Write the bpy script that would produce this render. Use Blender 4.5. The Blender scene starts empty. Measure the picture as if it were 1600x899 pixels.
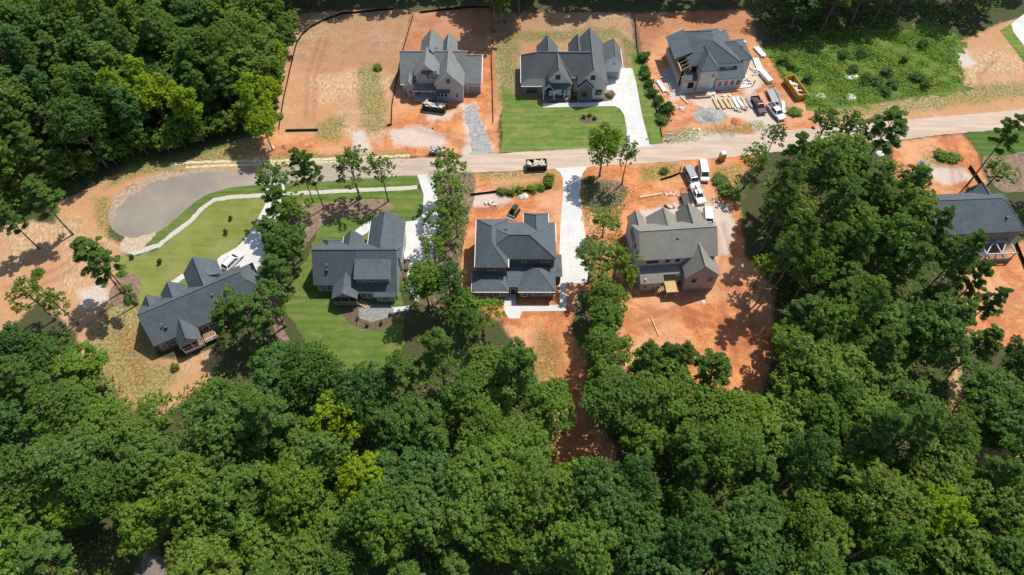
import bpy, bmesh, math, random
import numpy as np
from mathutils import Vector, Matrix
from mathutils.geometry import tessellate_polygon
R = math.radians
sc = bpy.context.scene
COL = sc.collection
rng = random.Random(7)
nr = np.random.default_rng(11)

# ------------------------------------------------------------------ camera
CAM_H = 115.0; PITCH = R(56.7); FPX = 1067.0
cd = bpy.data.cameras.new('camera'); cam = bpy.data.objects.new('camera', cd); COL.objects.link(cam)
cam.location = (0, 0, CAM_H); cam.rotation_euler = (R(90) - PITCH, 0, 0)
cd.sensor_width = 36; cd.lens = 36 * FPX / 1600; cd.clip_end = 3000; cd.clip_start = 1
sc.camera = cam
# ------------------------------------------------------------------ light
SUN_EL = R(60); SUN_AZ = R(45)          # azimuth measured from +X towards +Y
w = bpy.data.worlds.new("World"); sc.world = w; w.use_nodes = True
nt = w.node_tree; nt.nodes.clear()
sky = nt.nodes.new('ShaderNodeTexSky'); sky.sky_type = 'NISHITA'; sky.sun_disc = False
sky.sun_elevation = SUN_EL; sky.sun_rotation = R(90) - SUN_AZ
bg = nt.nodes.new('ShaderNodeBackground'); bg.inputs[1].default_value = 0.125
wo = nt.nodes.new('ShaderNodeOutputWorld')
nt.links.new(sky.outputs[0], bg.inputs[0]); nt.links.new(bg.outputs[0], wo.inputs[0])
sl = bpy.data.lights.new('sun', 'SUN'); sl.energy = 4.5; sl.angle = R(0.53); sl.color = (1, .95, .86)
so = bpy.data.objects.new('sun', sl); COL.objects.link(so); so.location = (0, 0, 200)
sd = Vector((math.cos(SUN_EL) * math.cos(SUN_AZ), math.cos(SUN_EL) * math.sin(SUN_AZ), math.sin(SUN_EL)))
so.rotation_euler = sd.to_track_quat('Z', 'Y').to_euler()
sc.view_settings.view_transform = 'Standard'; sc.view_settings.look = 'None'
sc.view_settings.gamma = 1; sc.view_settings.exposure = 0.14

# ------------------------------------------------------------------ helpers
_c, _s = math.cos(PITCH), math.sin(PITCH)
def at(px, py, z=0.0):
    """survey of the site: ground point seen at a photo pixel"""
    u = (px - 800) / FPX; v = (449.5 - py) / FPX
    dz = -_s + v * _c
    t = (z - CAM_H) / dz
    return Vector((u * t, (_c + v * _s) * t, z))
def tag(o, label=None, cat=None, group=None, kind=None):
    if label: o['label'] = label
    if cat: o['category'] = cat
    if group: o['group'] = group
    if kind: o['kind'] = kind
    return o
def empty(name, loc=(0, 0, 0), rz=0.0, label=None, cat=None, group=None):
    o = bpy.data.objects.new(name, None); COL.objects.link(o)
    o.location = loc; o.rotation_euler = (0, 0, rz); o.empty_display_size = .5
    return tag(o, label, cat, group)
class MB:
    def __init__(s): s.v = []; s.f = []; s.m = []
    def add(s, vs, fs, mi=0):
        b = len(s.v); s.v += [tuple(p) for p in vs]
        for f in fs: s.f.append(tuple(i + b for i in f)); s.m.append(mi)
        return s
    def box(s, x0, x1, y0, y1, z0, z1, mi=0):
        vs = [(x, y, z) for z in (z0, z1) for y in (y0, y1) for x in (x0, x1)]
        return s.add(vs, [(0, 2, 3, 1), (4, 5, 7, 6), (0, 1, 5, 4), (2, 6, 7, 3), (0, 4, 6, 2), (1, 3, 7, 5)], mi)
    def frus(s, a, b, z0, z1, mi=0):      # a,b = (x0,x1,y0,y1) bottom/top
        vs = [(x, y, z0) for y in a[2:] for x in a[:2]] + [(x, y, z1) for y in b[2:] for x in b[:2]]
        return s.add(vs, [(0, 2, 3, 1), (4, 5, 7, 6), (0, 1, 5, 4), (2, 6, 7, 3), (0, 4, 6, 2), (1, 3, 7, 5)], mi)
    def tube(s, p, q, r0, r1=None, n=6, mi=0, cap=True):
        r1 = r0 if r1 is None else r1
        p = Vector(p); q = Vector(q); d = (q - p).normalized()
        a = d.orthogonal().normalized(); b = d.cross(a)
        vs = []
        for c, r in ((p, r0), (q, r1)):
            for i in range(n):
                t = 2 * math.pi * i / n; vs.append(c + (a * math.cos(t) + b * math.sin(t)) * r)
        fs = [(i, (i + 1) % n, n + (i + 1) % n, n + i) for i in range(n)]
        if cap: fs += [tuple(range(n))[::-1], tuple(range(n, 2 * n))]
        return s.add(vs, fs, mi)
    def bar(s, p, q, w, h, mi=0):          # rectangular bar, w horizontal, h vertical
        p = Vector(p); q = Vector(q); d = (q - p).normalized()
        side = Vector((-d.y, d.x, 0)); side = side.normalized() if side.length > 1e-4 else Vector((1, 0, 0))
        up = d.cross(side).normalized()
        vs = [c + side * (sx * w / 2) + up * (sz * h / 2) for c in (p, q) for sx, sz in ((-1, -1), (1, -1), (1, 1), (-1, 1))]
        return s.add(vs, [(0, 1, 2, 3), (7, 6, 5, 4), (0, 4, 5, 1), (1, 5, 6, 2), (2, 6, 7, 3), (3, 7, 4, 0)], mi)
    def prism(s, prof, axis, a, b, mi=0):  # profile (u,z) extruded along axis 'x' or 'y'
        n = len(prof)
        if axis == 'y': vs = [(u, a, z) for u, z in prof] + [(u, b, z) for u, z in prof]
        else: vs = [(a, u, z) for u, z in prof] + [(b, u, z) for u, z in prof]
        fs = [tuple(range(n)), tuple(range(n, 2 * n))[::-1]] + [(i, n + i, n + (i + 1) % n, (i + 1) % n) for i in range(n)]
        return s.add(vs, fs, mi)
    def shell(s, top, t=.16, mi=0, mside=1):
        """closed slab under a set of top polygons that share points"""
        idx = {}; P = []
        fs = []
        for poly in top:
            f = []
            for p in poly:
                k = tuple(round(c, 3) for c in p)
                if k not in idx: idx[k] = len(P); P.append(k)
                f.append(idx[k])
            fs.append(f)
        n = len(P); b = len(s.v)
        s.v += P + [(x, y, z - t) for x, y, z in P]
        edges = {}
        for f in fs:
            s.f.append(tuple(b + i for i in f)); s.m.append(mi)
            s.f.append(tuple(b + n + i for i in f[::-1])); s.m.append(mside)
            for i in range(len(f)):
                e = (f[i], f[(i + 1) % len(f)]); edges[e] = 1
        for (i, j) in edges:
            if (j, i) not in edges: s.f.append((b + i, b + n + i, b + n + j, b + j)); s.m.append(mside)
        return s
    def build(s, name, mats, parent=None, bevel=0, smooth=False, fix=True):
        me = bpy.data.meshes.new(name); me.from_pydata(s.v, [], s.f)
        mats = mats if isinstance(mats, (list, tuple)) else [mats]
        for m in mats: me.materials.append(m)
        me.polygons.foreach_set('material_index', [min(i, len(mats) - 1) for i in s.m])
        if fix:
            bm = bmesh.new(); bm.from_mesh(me); bmesh.ops.recalc_face_normals(bm, faces=bm.faces); bm.to_mesh(me); bm.free()
        if smooth: me.polygons.foreach_set('use_smooth', [True] * len(me.polygons))
        me.update()
        o = bpy.data.objects.new(name, me); COL.objects.link(o)
        if parent: o.parent = parent
        if bevel:
            b = o.modifiers.new('bevel', 'BEVEL'); b.width = bevel; b.segments = 2; b.limit_method = 'ANGLE'
        return o
def kids(o): return [c for c in COL.objects if c.parent == o]
def copy_tree(o, parent=None):
    c = o.copy(); COL.objects.link(c); c.parent = parent
    for ch in list(o.children): copy_tree(ch, c)
    return c

# ------------------------------------------------------------------ materials
def mat(name, col, rough=.8, spec=.3, metal=0.0, var=.0, scale=2.0, bump=0.0, bscale=None, col2=None, detail=4):
    m = bpy.data.materials.new(name); m.use_nodes = True; t = m.node_tree; N = t.nodes; L = t.links
    p = N['Principled BSDF']; p.inputs['Roughness'].default_value = rough; p.inputs['Metallic'].default_value = metal
    p.inputs['Specular IOR Level'].default_value = spec
    tc = N.new('ShaderNodeTexCoord')
    no = N.new('ShaderNodeTexNoise'); no.inputs['Scale'].default_value = scale; no.inputs['Detail'].default_value = detail
    L.new(tc.outputs['Object'], no.inputs['Vector'])
    c1 = tuple(c * (1 - var) for c in col); c2 = col2 or tuple(min(1, c * (1 + var)) for c in col)
    r = N.new('ShaderNodeValToRGB'); r.color_ramp.elements[0].position = .3; r.color_ramp.elements[1].position = .7
    r.color_ramp.elements[0].color = (*c1, 1); r.color_ramp.elements[1].color = (*c2, 1)
    L.new(no.outputs['Fac'], r.inputs['Fac']); L.new(r.outputs['Color'], p.inputs['Base Color'])
    if bump:
        n2 = N.new('ShaderNodeTexNoise'); n2.inputs['Scale'].default_value = bscale or scale * 4; n2.inputs['Detail'].default_value = 5
        L.new(tc.outputs['Object'], n2.inputs['Vector'])
        b = N.new('ShaderNodeBump'); b.inputs['Strength'].default_value = min(1, bump); b.inputs['Distance'].default_value = bump * .3
        L.new(n2.outputs['Fac'], b.inputs['Height']); L.new(b.outputs['Normal'], p.inputs['Normal'])
    return m
def math_(N, L, op, a, b=None, c=None):
    n = N.new('ShaderNodeMath'); n.operation = op
    for i, x in enumerate((a, b, c)):
        if x is None: continue
        if isinstance(x, (int, float)): n.inputs[i].default_value = x
        else: L.new(x, n.inputs[i])
    return n.outputs[0]
def mixc(N, L, f, a, b):
    n = N.new('ShaderNodeMix'); n.data_type = 'RGBA'
    if isinstance(f, (int, float)): n.inputs[0].default_value = f
    else: L.new(f, n.inputs[0])
    for i, x in ((6, a), (7, b)):
        if isinstance(x, tuple): n.inputs[i].default_value = (*x, 1)
        else: L.new(x, n.inputs[i])
    return n.outputs[2]
def noise(N, L, vec, scale, detail=4, rough=.55):
    n = N.new('ShaderNodeTexNoise'); n.inputs['Scale'].default_value = scale; n.inputs['Detail'].default_value = detail
    n.inputs['Roughness'].default_value = rough; L.new(vec, n.inputs['Vector']); return n.outputs['Fac']
def ramp(N, L, f, a, b, ca, cb):
    r = N.new('ShaderNodeValToRGB'); e = r.color_ramp.elements
    e[0].position = a; e[1].position = b; e[0].color = (*ca, 1); e[1].color = (*cb, 1)
    L.new(f, r.inputs['Fac']); return r.outputs['Color']
def maprange(N, L, v, a, b):
    n = N.new('ShaderNodeMapRange'); n.interpolation_type = 'SMOOTHSTEP'
    L.new(v, n.inputs[0]); n.inputs[1].default_value = a; n.inputs[2].default_value = b; return n.outputs[0]

def shingle(name, col, var=.26):
    m = bpy.data.materials.new(name); m.use_nodes = True; t = m.node_tree; N = t.nodes; L = t.links
    p = N['Principled BSDF']; p.inputs['Roughness'].default_value = .85; p.inputs['Specular IOR Level'].default_value = .3
    tc = N.new('ShaderNodeTexCoord'); ob = tc.outputs['Object']
    sx = N.new('ShaderNodeSeparateXYZ'); L.new(ob, sx.inputs[0])
    # courses follow height: butt-joint shadow lines every 10 cm of rise, tabs broken by noise
    zz = math_(N, L, 'MULTIPLY', sx.outputs[2], 5.2)
    fr = math_(N, L, 'FRACT', zz); fl = math_(N, L, 'FLOOR', zz)
    cmb = N.new('ShaderNodeCombineXYZ')
    L.new(math_(N, L, 'MULTIPLY', math_(N, L, 'ADD', sx.outputs[0], sx.outputs[1]), 2.2), cmb.inputs[0]); L.new(math_(N, L, 'MULTIPLY', fl, 3.7), cmb.inputs[1])
    wn = N.new('ShaderNodeTexWhiteNoise'); wn.noise_dimensions = '2D'
    sn = N.new('ShaderNodeVectorMath'); sn.operation = 'FLOOR'; L.new(cmb.outputs[0], sn.inputs[0]); L.new(sn.outputs[0], wn.inputs['Vector'])
    big = noise(N, L, ob, .45, 4); fine = noise(N, L, ob, 9, 3)
    a = ramp(N, L, wn.outputs['Value'], 0, 1, tuple(c * (1 - var) for c in col), tuple(c * (1 + var) for c in col))
    b = mixc(N, L, maprange(N, L, big, .35, .7), tuple(c * .85 for c in col), tuple(c * 1.2 for c in col))
    c = mixc(N, L, .5, a, b)
    c = mixc(N, L, maprange(N, L, fr, .82, .98), c, tuple(x * .6 for x in col))
    c = mixc(N, L, math_(N, L, 'MULTIPLY', fine, .25), c, tuple(x * 1.6 for x in col))
    L.new(c, p.inputs['Base Color'])
    bu = N.new('ShaderNodeBump'); bu.inputs['Strength'].default_value = .4; bu.inputs['Distance'].default_value = .02
    L.new(fr, bu.inputs['Height']); L.new(bu.outputs['Normal'], p.inputs['Normal'])
    return m
def siding(name, col, pitch=5.0, vert=False, var=.06):
    m = bpy.data.materials.new(name); m.use_nodes = True; t = m.node_tree; N = t.nodes; L = t.links
    p = N['Principled BSDF']; p.inputs['Roughness'].default_value = .7
    tc = N.new('ShaderNodeTexCoord'); ob = tc.outputs['Object']
    sx = N.new('ShaderNodeSeparateXYZ'); L.new(ob, sx.inputs[0])
    src = math_(N, L, 'ADD', sx.outputs[0], sx.outputs[1]) if vert else sx.outputs[2]
    fr = math_(N, L, 'FRACT', math_(N, L, 'MULTIPLY', src, 2.5 if vert else pitch))
    n1 = noise(N, L, ob, .8, 4)
    c = ramp(N, L, n1, .3, .7, tuple(c * (1 - var) for c in col), tuple(min(1, c * (1 + var)) for c in col))
    c = mixc(N, L, maprange(N, L, fr, .85, .97), c, tuple(x * .6 for x in col))
    L.new(c, p.inputs['Base Color']); return m
def brick(name, col, mortar):
    m = bpy.data.materials.new(name); m.use_nodes = True; t = m.node_tree; N = t.nodes; L = t.links
    p = N['Principled BSDF']; p.inputs['Roughness'].default_value = .85
    tc = N.new('ShaderNodeTexCoord'); ob = tc.outputs['Object']
    sx = N.new('ShaderNodeSeparateXYZ'); L.new(ob, sx.inputs[0])
    cm = N.new('ShaderNodeCombineXYZ'); L.new(math_(N, L, 'ADD', sx.outputs[0], sx.outputs[1]), cm.inputs[0]); L.new(sx.outputs[2], cm.inputs[1])
    b = N.new('ShaderNodeTexBrick'); L.new(cm.outputs[0], b.inputs['Vector'])
    b.inputs['Color1'].default_value = (*[c * .75 for c in col], 1); b.inputs['Color2'].default_value = (*[c * 1.25 for c in col], 1)
    b.inputs['Mortar'].default_value = (*mortar, 1); b.inputs['Scale'].default_value = 3.2
    b.inputs['Mortar Size'].default_value = .03; b.inputs['Bias'].default_value = 0
    c = mixc(N, L, math_(N, L, 'MULTIPLY', noise(N, L, ob, 1.1, 4), .4), b.outputs['Color'], tuple(x * .6 for x in col))
    L.new(c, p.inputs['Base Color']); return m
M = {}
M['roof_slate'] = shingle('slate shingles', (.092, .110, .124))
M['roof_grey'] = shingle('grey shingles', (.185, .195, .19))
M['roof_taupe'] = shingle('weathered wood shingles', (.23, .22, .185), .14)
M['roof_dgrey'] = shingle('dark grey shingles', (.115, .125, .128))
M['screen'] = mat('porch insect screen', (.02, .02, .022), .6, var=.2)
M['roof_brown'] = shingle('brown shingles', (.20, .165, .145))
M['white'] = mat('white trim paint', (.72, .73, .74), .5, var=.05, scale=1)
M['fascia_dark'] = mat('dark fascia', (.10, .10, .11), .5, var=.1)
M['fascia_grey'] = mat('grey fascia', (.36, .38, .40), .5, var=.1)
M['brick_brown'] = brick('brown brick', (.17, .11, .085), (.3, .27, .24))
M['brick_red'] = brick('red brown brick', (.20, .085, .055), (.3, .25, .22))
M['brick_grey'] = brick('grey brick', (.17, .155, .145), (.32, .3, .28))
M['sid_grey'] = siding('pale grey siding', (.42, .43, .44))
M['sid_white'] = siding('white board siding', (.66, .67, .68), vert=True)
M['sid_blue'] = siding('grey blue siding', (.26, .31, .33))
M['sid_lilac'] = siding('pale taupe siding', (.42, .36, .36))
M['sid_lav'] = siding('pale lavender siding', (.52, .52, .60))
M['wrap'] = mat('house wrap', (.62, .62, .62), .6, var=.12, scale=1.2)
M['osb'] = mat('wood sheathing', (.50, .36, .20), .8, var=.2, scale=1.5, detail=8)
M['glass'] = mat('window glass', (.02, .025, .03), .08, .8, var=.2)
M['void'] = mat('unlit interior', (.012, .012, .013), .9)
M['door'] = mat('dark door', (.05, .04, .035), .4, var=.2)
M['gar'] = mat('garage door paint', (.30, .31, .32), .5, var=.05)
M['wood'] = mat('raw lumber', (.62, .47, .28), .8, var=.2, scale=3)
M['deck'] = mat('treated pine', (.55, .38, .18), .8, var=.15, scale=2)
M['wood_brown'] = mat('stained deck wood', (.30, .17, .10), .7, var=.2, scale=3)
M['concrete'] = None
M['metal_dark'] = mat('dark painted steel', (.025, .027, .03), .5, .4, .2, var=.3, scale=3)
M['steel'] = mat('galvanised steel', (.35, .36, .37), .4, .5, .6, var=.2)
M['rubber'] = mat('tyre rubber', (.02, .02, .02), .9, var=.2)
M['rim'] = mat('wheel alloy', (.35, .36, .37), .35, .5, .7)
M['carwhite'] = mat('white car paint', (.75, .76, .77), .25, .6, var=.02)
M['carsilver'] = mat('grey car paint', (.26, .28, .29), .3, .6, .3, var=.05)
M['carred'] = mat('dark maroon car paint', (.09, .02, .035), .25, .6, .2, var=.1)
M['carblack'] = mat('black car paint', (.025, .03, .035), .3, .6, .1, var=.1)
M['yellow'] = mat('yellow machine paint', (.50, .29, .045), .6, .3, var=.2, scale=1.5)
M['lamp'] = mat('lamp lens', (.5, .45, .4), .15, .6)
M['redlamp'] = mat('red lamp lens', (.4, .02, .02), .2, .6)
M['bark'] = mat('grey brown bark', (.19, .15, .12), .9, var=.35, scale=3, bump=.4)
M['bark_pine'] = mat('pine bark', (.20, .135, .10), .9, var=.35, scale=3, bump=.4)
M['fabric'] = mat('black silt fabric', (.016, .015, .015), .95, var=.3)
M['rubble'] = mat('construction rubble', (.55, .5, .45), .85, var=.5, scale=3, detail=6)
M['white_plastic'] = mat('white plastic sheet', (.75, .75, .74), .5, var=.08)
M['blue_tarp'] = mat('blue plastic', (.08, .25, .45), .5, var=.1)
M['clay'] = mat('heaped clay', (.42, .17, .075), .95, var=.3, scale=1.5, bump=.5)
M['rock'] = mat('pale rock', (.45, .40, .34), .9, var=.3, scale=2, bump=.3)

def leaf(name, cols, trans=.25, hue=0.03, ground=False):
    m = bpy.data.materials.new(name); m.use_nodes = True; t = m.node_tree; N = t.nodes; L = t.links
    N.clear(); out = N.new('ShaderNodeOutputMaterial')
    tc = N.new('ShaderNodeTexCoord'); oi = N.new('ShaderNodeObjectInfo')
    f = noise(N, L, tc.outputs['Object'], .55, 4, .65)
    g = noise(N, L, tc.outputs['Object'], 5.0, 2)
    r = N.new('ShaderNodeValToRGB'); e = r.color_ramp.elements
    while len(e) < len(cols): e.new(.5)
    for i, c in enumerate(cols): e[i].position = i / (len(cols) - 1); e[i].color = (*c, 1)
    L.new(oi.outputs['Random'] if not ground else maprange(N, L, noise(N, L, tc.outputs['Object'], .16, 5, .65), .35, .65), r.inputs['Fac'])
    hs = N.new('ShaderNodeHueSaturation'); L.new(r.outputs['Color'], hs.inputs['Color'])
    val = math_(N, L, 'ADD', math_(N, L, 'MULTIPLY', f, 1.1), math_(N, L, 'MULTIPLY', g, .8))
    L.new(math_(N, L, 'ADD', val, .26), hs.inputs['Value'])
    L.new(math_(N, L, 'ADD', math_(N, L, 'MULTIPLY', math_(N, L, 'SUBTRACT', f, .5), hue * 3), .5), hs.inputs['Hue'])
    p = N.new('ShaderNodeBsdfPrincipled'); p.inputs['Roughness'].default_value = .55; p.inputs['Specular IOR Level'].default_value = .35
    tr = N.new('ShaderNodeBsdfTranslucent'); mx = N.new('ShaderNodeMixShader'); mx.inputs[0].default_value = trans
    L.new(hs.outputs['Color'], p.inputs['Base Color']); L.new(hs.outputs['Color'], tr.inputs['Color'])
    L.new(p.outputs[0], mx.inputs[1]); L.new(tr.outputs[0], mx.inputs[2]); L.new(mx.outputs[0], out.inputs[0])
    return m
M['l_mid'] = leaf('mid green leaves', [(.125, .225, .024), (.150, .250, .026), (.115, .205, .034), (.175, .270, .024), (.098, .195, .032)], .5)
M['l_dark'] = leaf('deep green leaves', [(.072, .160, .026), (.084, .172, .036), (.092, .178, .022), (.074, .150, .032)], .48)
M['l_lime'] = leaf('lime green leaves', [(.22, .33, .010), (.25, .35, .012), (.19, .31, .012)], .48)
M['l_olive'] = leaf('olive green leaves', [(.150, .235, .026), (.165, .245, .030), (.130, .220, .024)], .48)
M['l_pine'] = leaf('pine needles', [(.110, .195, .030), (.130, .215, .034), (.100, .180, .030)], .45)
M['l_grass'] = leaf('weed leaves', [(.13, .25, .03), (.20, .32, .04), (.30, .33, .07)], .5, ground=True)
# ------------------------------------------------------------------ ground
def P2(px_pts, z=0): return [tuple(at(x, y, z)[:2]) for x, y in px_pts]
def sdf(poly, X, Y):
    """signed distance (positive inside) of grid points to a polygon"""
    d = np.full(X.shape, 1e9); ins = np.zeros(X.shape, bool); n = len(poly)
    for i in range(n):
        x0, y0 = poly[i]; x1, y1 = poly[(i + 1) % n]
        ex, ey = x1 - x0, y1 - y0; l2 = ex * ex + ey * ey + 1e-9
        t = np.clip(((X - x0) * ex + (Y - y0) * ey) / l2, 0, 1)
        d = np.minimum(d, np.hypot(X - x0 - t * ex, Y - y0 - t * ey))
        c = ((y0 > Y) != (y1 > Y))
        with np.errstate(divide='ignore', invalid='ignore'):
            xi = (x1 - x0) * (Y - y0) / (y1 - y0 + 1e-12) + x0
        ins ^= c & (X < xi)
    return np.where(ins, d, -d)
def line_d(pts, X, Y):
    d = np.full(X.shape, 1e9)
    for (x0, y0), (x1, y1) in zip(pts[:-1], pts[1:]):
        ex, ey = x1 - x0, y1 - y0; l2 = ex * ex + ey * ey + 1e-9
        t = np.clip(((X - x0) * ex + (Y - y0) * ey) / l2, 0, 1)
        d = np.minimum(d, np.hypot(X - x0 - t * ex, Y - y0 - t * ey))
    return d
STRAW = [
 [(470,22),(560,14),(640,14),(640,40),(628,150),(625,190),(600,238),(560,245),(428,240),(426,190),(440,120),(452,70)],
 [(768,20),(985,20),(992,80),(1000,110),(985,150),(960,168),(790,170),(772,190)],
 [(1490,70),(1560,38),(1620,20),(1660,60),(1660,175),(1500,185),(1505,150),(1480,110)],
 [(-60,340),(10,350),(60,345),(130,360),(190,378),(200,440),(150,500),(120,520),(60,470),(0,530),(-60,540)],
 [(85,320),(150,290),(200,262),(290,250),(400,212),(430,232),(470,245),(640,244),(640,262),(400,268),(280,268),(200,292),(168,330),(170,372),(195,385),(190,410),(130,390),(90,350)],
 [(120,520),(190,470),(225,470),(245,560),(290,560),(330,545),(345,560),(320,600),(250,650),(200,640),(160,590),(125,560)],
 [(1500,420),(1590,380),(1660,370),(1660,540),(1500,500),(1500,600),(1520,700),(1600,700),(1660,640),(1660,760),(1490,720),(1480,600),(1520,520)],
 [(1250,205),(1262,172),(1350,165),(1500,140),(1600,140),(1600,178),(1400,200),(1260,215)],
 [(225,880),(215,850),(245,850),(265,880)],
]
CLAY = [
 [(645,20),(765,8),(775,100),(780,240),(590,246),(600,205),(618,150),(634,60)],
 [(992,22),(1170,15),(1185,70),(1205,95),(1225,130),(1290,178),(1270,205),(1180,215),(1040,232),(1028,180),(1012,112),(1000,60)],
 [(735,272),(872,262),(960,255),(1190,240),(1150,290),(1165,400),(1210,450),(1205,560),(1190,625),(1110,625),(1000,600),(960,560),(960,500),(905,450),(890,520),(915,560),(915,620),(960,700),(975,770),(900,790),(850,700),(845,600),(800,530),(780,500),(715,480),(700,430),(722,340)],
 [(1395,222),(1505,208),(1530,245),(1545,300),(1470,310),(1395,280)],
 [(1500,430),(1590,385),(1660,375),(1660,540),(1560,545),(1505,520)],
 [(400,212),(430,205),(500,215),(600,225),(600,246),(430,246),(405,240)],
]
DUST = [  # pale gravel and washed-out pads
 [(548,205),(570,205),(582,240),(560,246),(552,240)],
 [(1025,330),(1060,315),(1140,320),(1150,350),(1135,400),(1122,400),(1116,350),(1060,320)],
 [(1060,150),(1180,150),(1215,190),(1215,225),(1190,226),(1170,190),(1100,170)],
 [(718,165),(742,160),(752,190),(768,230),(768,244),(722,244),(728,200)],
 [(660,165),(690,178),(712,172),(705,188),(668,188)],
 [(728,300),(790,300),(800,318),(740,325)],
 [(200,380),(232,372),(240,388),(205,398),(188,396)],
 [(1455,258),(1500,262),(1525,280),(1480,290),(1440,275)],
 [(1480,80),(1510,78),(1525,100),(1500,112)],
 [(120,455),(165,440),(170,470),(130,485)],
 [(600,205),(660,195),(700,215),(690,232),(620,228)],[(1000,330),(1060,318),(1110,318),(1110,345),(1010,350)],[(1020,225),(1060,205),(1110,205),(1190,212),(1190,222),(1040,232)],[(1030,110),(1050,105),(1070,150),(1050,160)],
 [(1160,80),(1200,110),(1180,150),(1165,150)],
]
GREEN = [  # weedy growth on bare soil
 [(775,60),(800,50),(960,45),(995,70),(990,140),(985,150),(970,60),(810,65),(808,150),(778,160)],
 [(560,110),(590,100),(600,150),(605,200),(575,210),(558,160)],
 [(420,240),(640,238),(640,252),(420,255)],
 [(500,190),(540,180),(530,225),(490,215)],
 [(775,288),(860,284),(868,296),(780,308)],
 [(1040,205),(1090,200),(1090,222),(1040,226)],
 [(1100,200),(1190,190),(1200,205),(1100,212)],
 [(1440,240),(1485,245),(1490,262),(1450,262)],
 [(200,245),(300,238),(400,210),(430,235),(300,262),(215,275),(160,300)],
 [(150,310),(172,310),(165,350),(190,376),(165,370),(148,340)],
 [(1000,262),(1060,252),(1060,275),(1005,285)],
 [(1290,160),(1500,135),(1600,128),(1600,150),(1400,178),(1290,185)],
 [(150,560),(190,600),(240,650),(180,660),(140,600)],
 [(840,510),(880,540),(860,640),(870,720),(840,720),(820,600)],
 [(1115,262),(1165,255),(1160,310),(1120,300)],
 [(225,880),(215,860),(235,850),(250,870)],
 [(135,520),(200,450),(232,500),(240,560),(280,580),(240,650),(170,600)],
 [(745,262),(870,268),(868,280),(750,282)],
]
BROWN_SHADE = [[(455,100),(470,25),(640,15),(765,12),(768,85),(645,92),(625,118),(560,105),(500,112)],[(768,15),(1000,20),(1175,15),(1190,60),(1060,50),(1000,95),(985,150),(772,165)],[(1195,120),(1255,180),(1230,185),(1180,90)]]  # upper lots: browner dead grass, with cloud shade painted in
TRACK = [[(1000,500),(1060,480),(1120,500),(1170,540)],[(1005,512),(1062,492),(1118,512),(1160,550)],[(1125,440),(1132,500),(1120,560)],[(870,470),(850,540),(890,620),(895,700)],[(884,470),(864,540),(904,620),(908,700)],[(640,190),(690,205),(760,220)],[(640,198),(690,214),(755,229)],[(500,60),(480,120),(478,190)],[(512,60),(492,120),(490,190)],[(1045,225),(1080,185),(1160,160),(1200,130)],[(745,330),(800,318),(860,330)],[(1115,350),(1128,400),(1120,450)],[(1130,350),(1143,400),(1135,450)],[(175,510),(200,560),(215,600)],[(186,505),(212,555),(228,598)],[(1095,170),(1120,200),(1140,225)],[(1110,168),(1132,196),(1150,222)],
         [(1475,215),(1485,240),(1490,290)],[(1488,213),(1497,240),(1502,290)],[(1130,440),(1160,500),(1150,560)],[(1145,440),(1175,495),(1168,560)],
         [(150,375),(90,420),(10,450)],[(158,382),(100,430),(20,465)],[(1560,90),(1530,120),(1540,150)],[(1200,120),(1215,160),(1225,195)]]
def grid(a, b, step, far):
    core = list(np.arange(a, b + .01, step)); g = step; lo = []; hi = []
    x = a
    while x > -far: g *= 1.5; x -= g; lo.append(x)
    x = b; g = step
    while x < far: g *= 1.5; x += g; hi.append(x)
    return np.array(lo[::-1] + core + hi)
gx = grid(-150, 150, .7, 1500); gy = grid(14, 182, .7, 1500)
X, Y = np.meshgrid(gx, gy)
def union(polys):
    d = np.full(X.shape, -1e9)
    for p in polys: d = np.maximum(d, sdf(P2(p), X, Y))
    return np.clip(.5 + d / 12.0, 0, 1)
m_st, m_cl, m_du, m_gr = union(STRAW), union(CLAY), union(DUST), union(GREEN); m_br = union(BROWN_SHADE)
d = np.full(X.shape, 1e9)
for l in TRACK: d = np.minimum(d, line_d(P2(l), X, Y))
m_tr = np.clip(1 - d / .9, 0, 1)
ny, nx = X.shape
me = bpy.data.meshes.new('ground')
vs = np.stack([X.ravel(), Y.ravel(), np.zeros(X.size)], 1)
ii = np.arange(nx * ny).reshape(ny, nx)
fs = np.stack([ii[:-1, :-1].ravel(), ii[:-1, 1:].ravel(), ii[1:, 1:].ravel(), ii[1:, :-1].ravel()], 1)
me.vertices.add(len(vs)); me.vertices.foreach_set('co', vs.ravel())
me.loops.add(fs.size); me.loops.foreach_set('vertex_index', fs.ravel())
me.polygons.add(len(fs)); me.polygons.foreach_set('loop_start', np.arange(0, fs.size, 4)); me.polygons.foreach_set('loop_total', np.full(len(fs), 4))
me.update(calc_edges=True)
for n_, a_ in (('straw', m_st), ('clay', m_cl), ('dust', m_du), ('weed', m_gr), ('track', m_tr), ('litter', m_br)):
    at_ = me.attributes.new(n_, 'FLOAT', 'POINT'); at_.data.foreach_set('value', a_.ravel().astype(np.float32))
ground = bpy.data.objects.new('ground', me); COL.objects.link(ground); ground['kind'] = 'structure'
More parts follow.
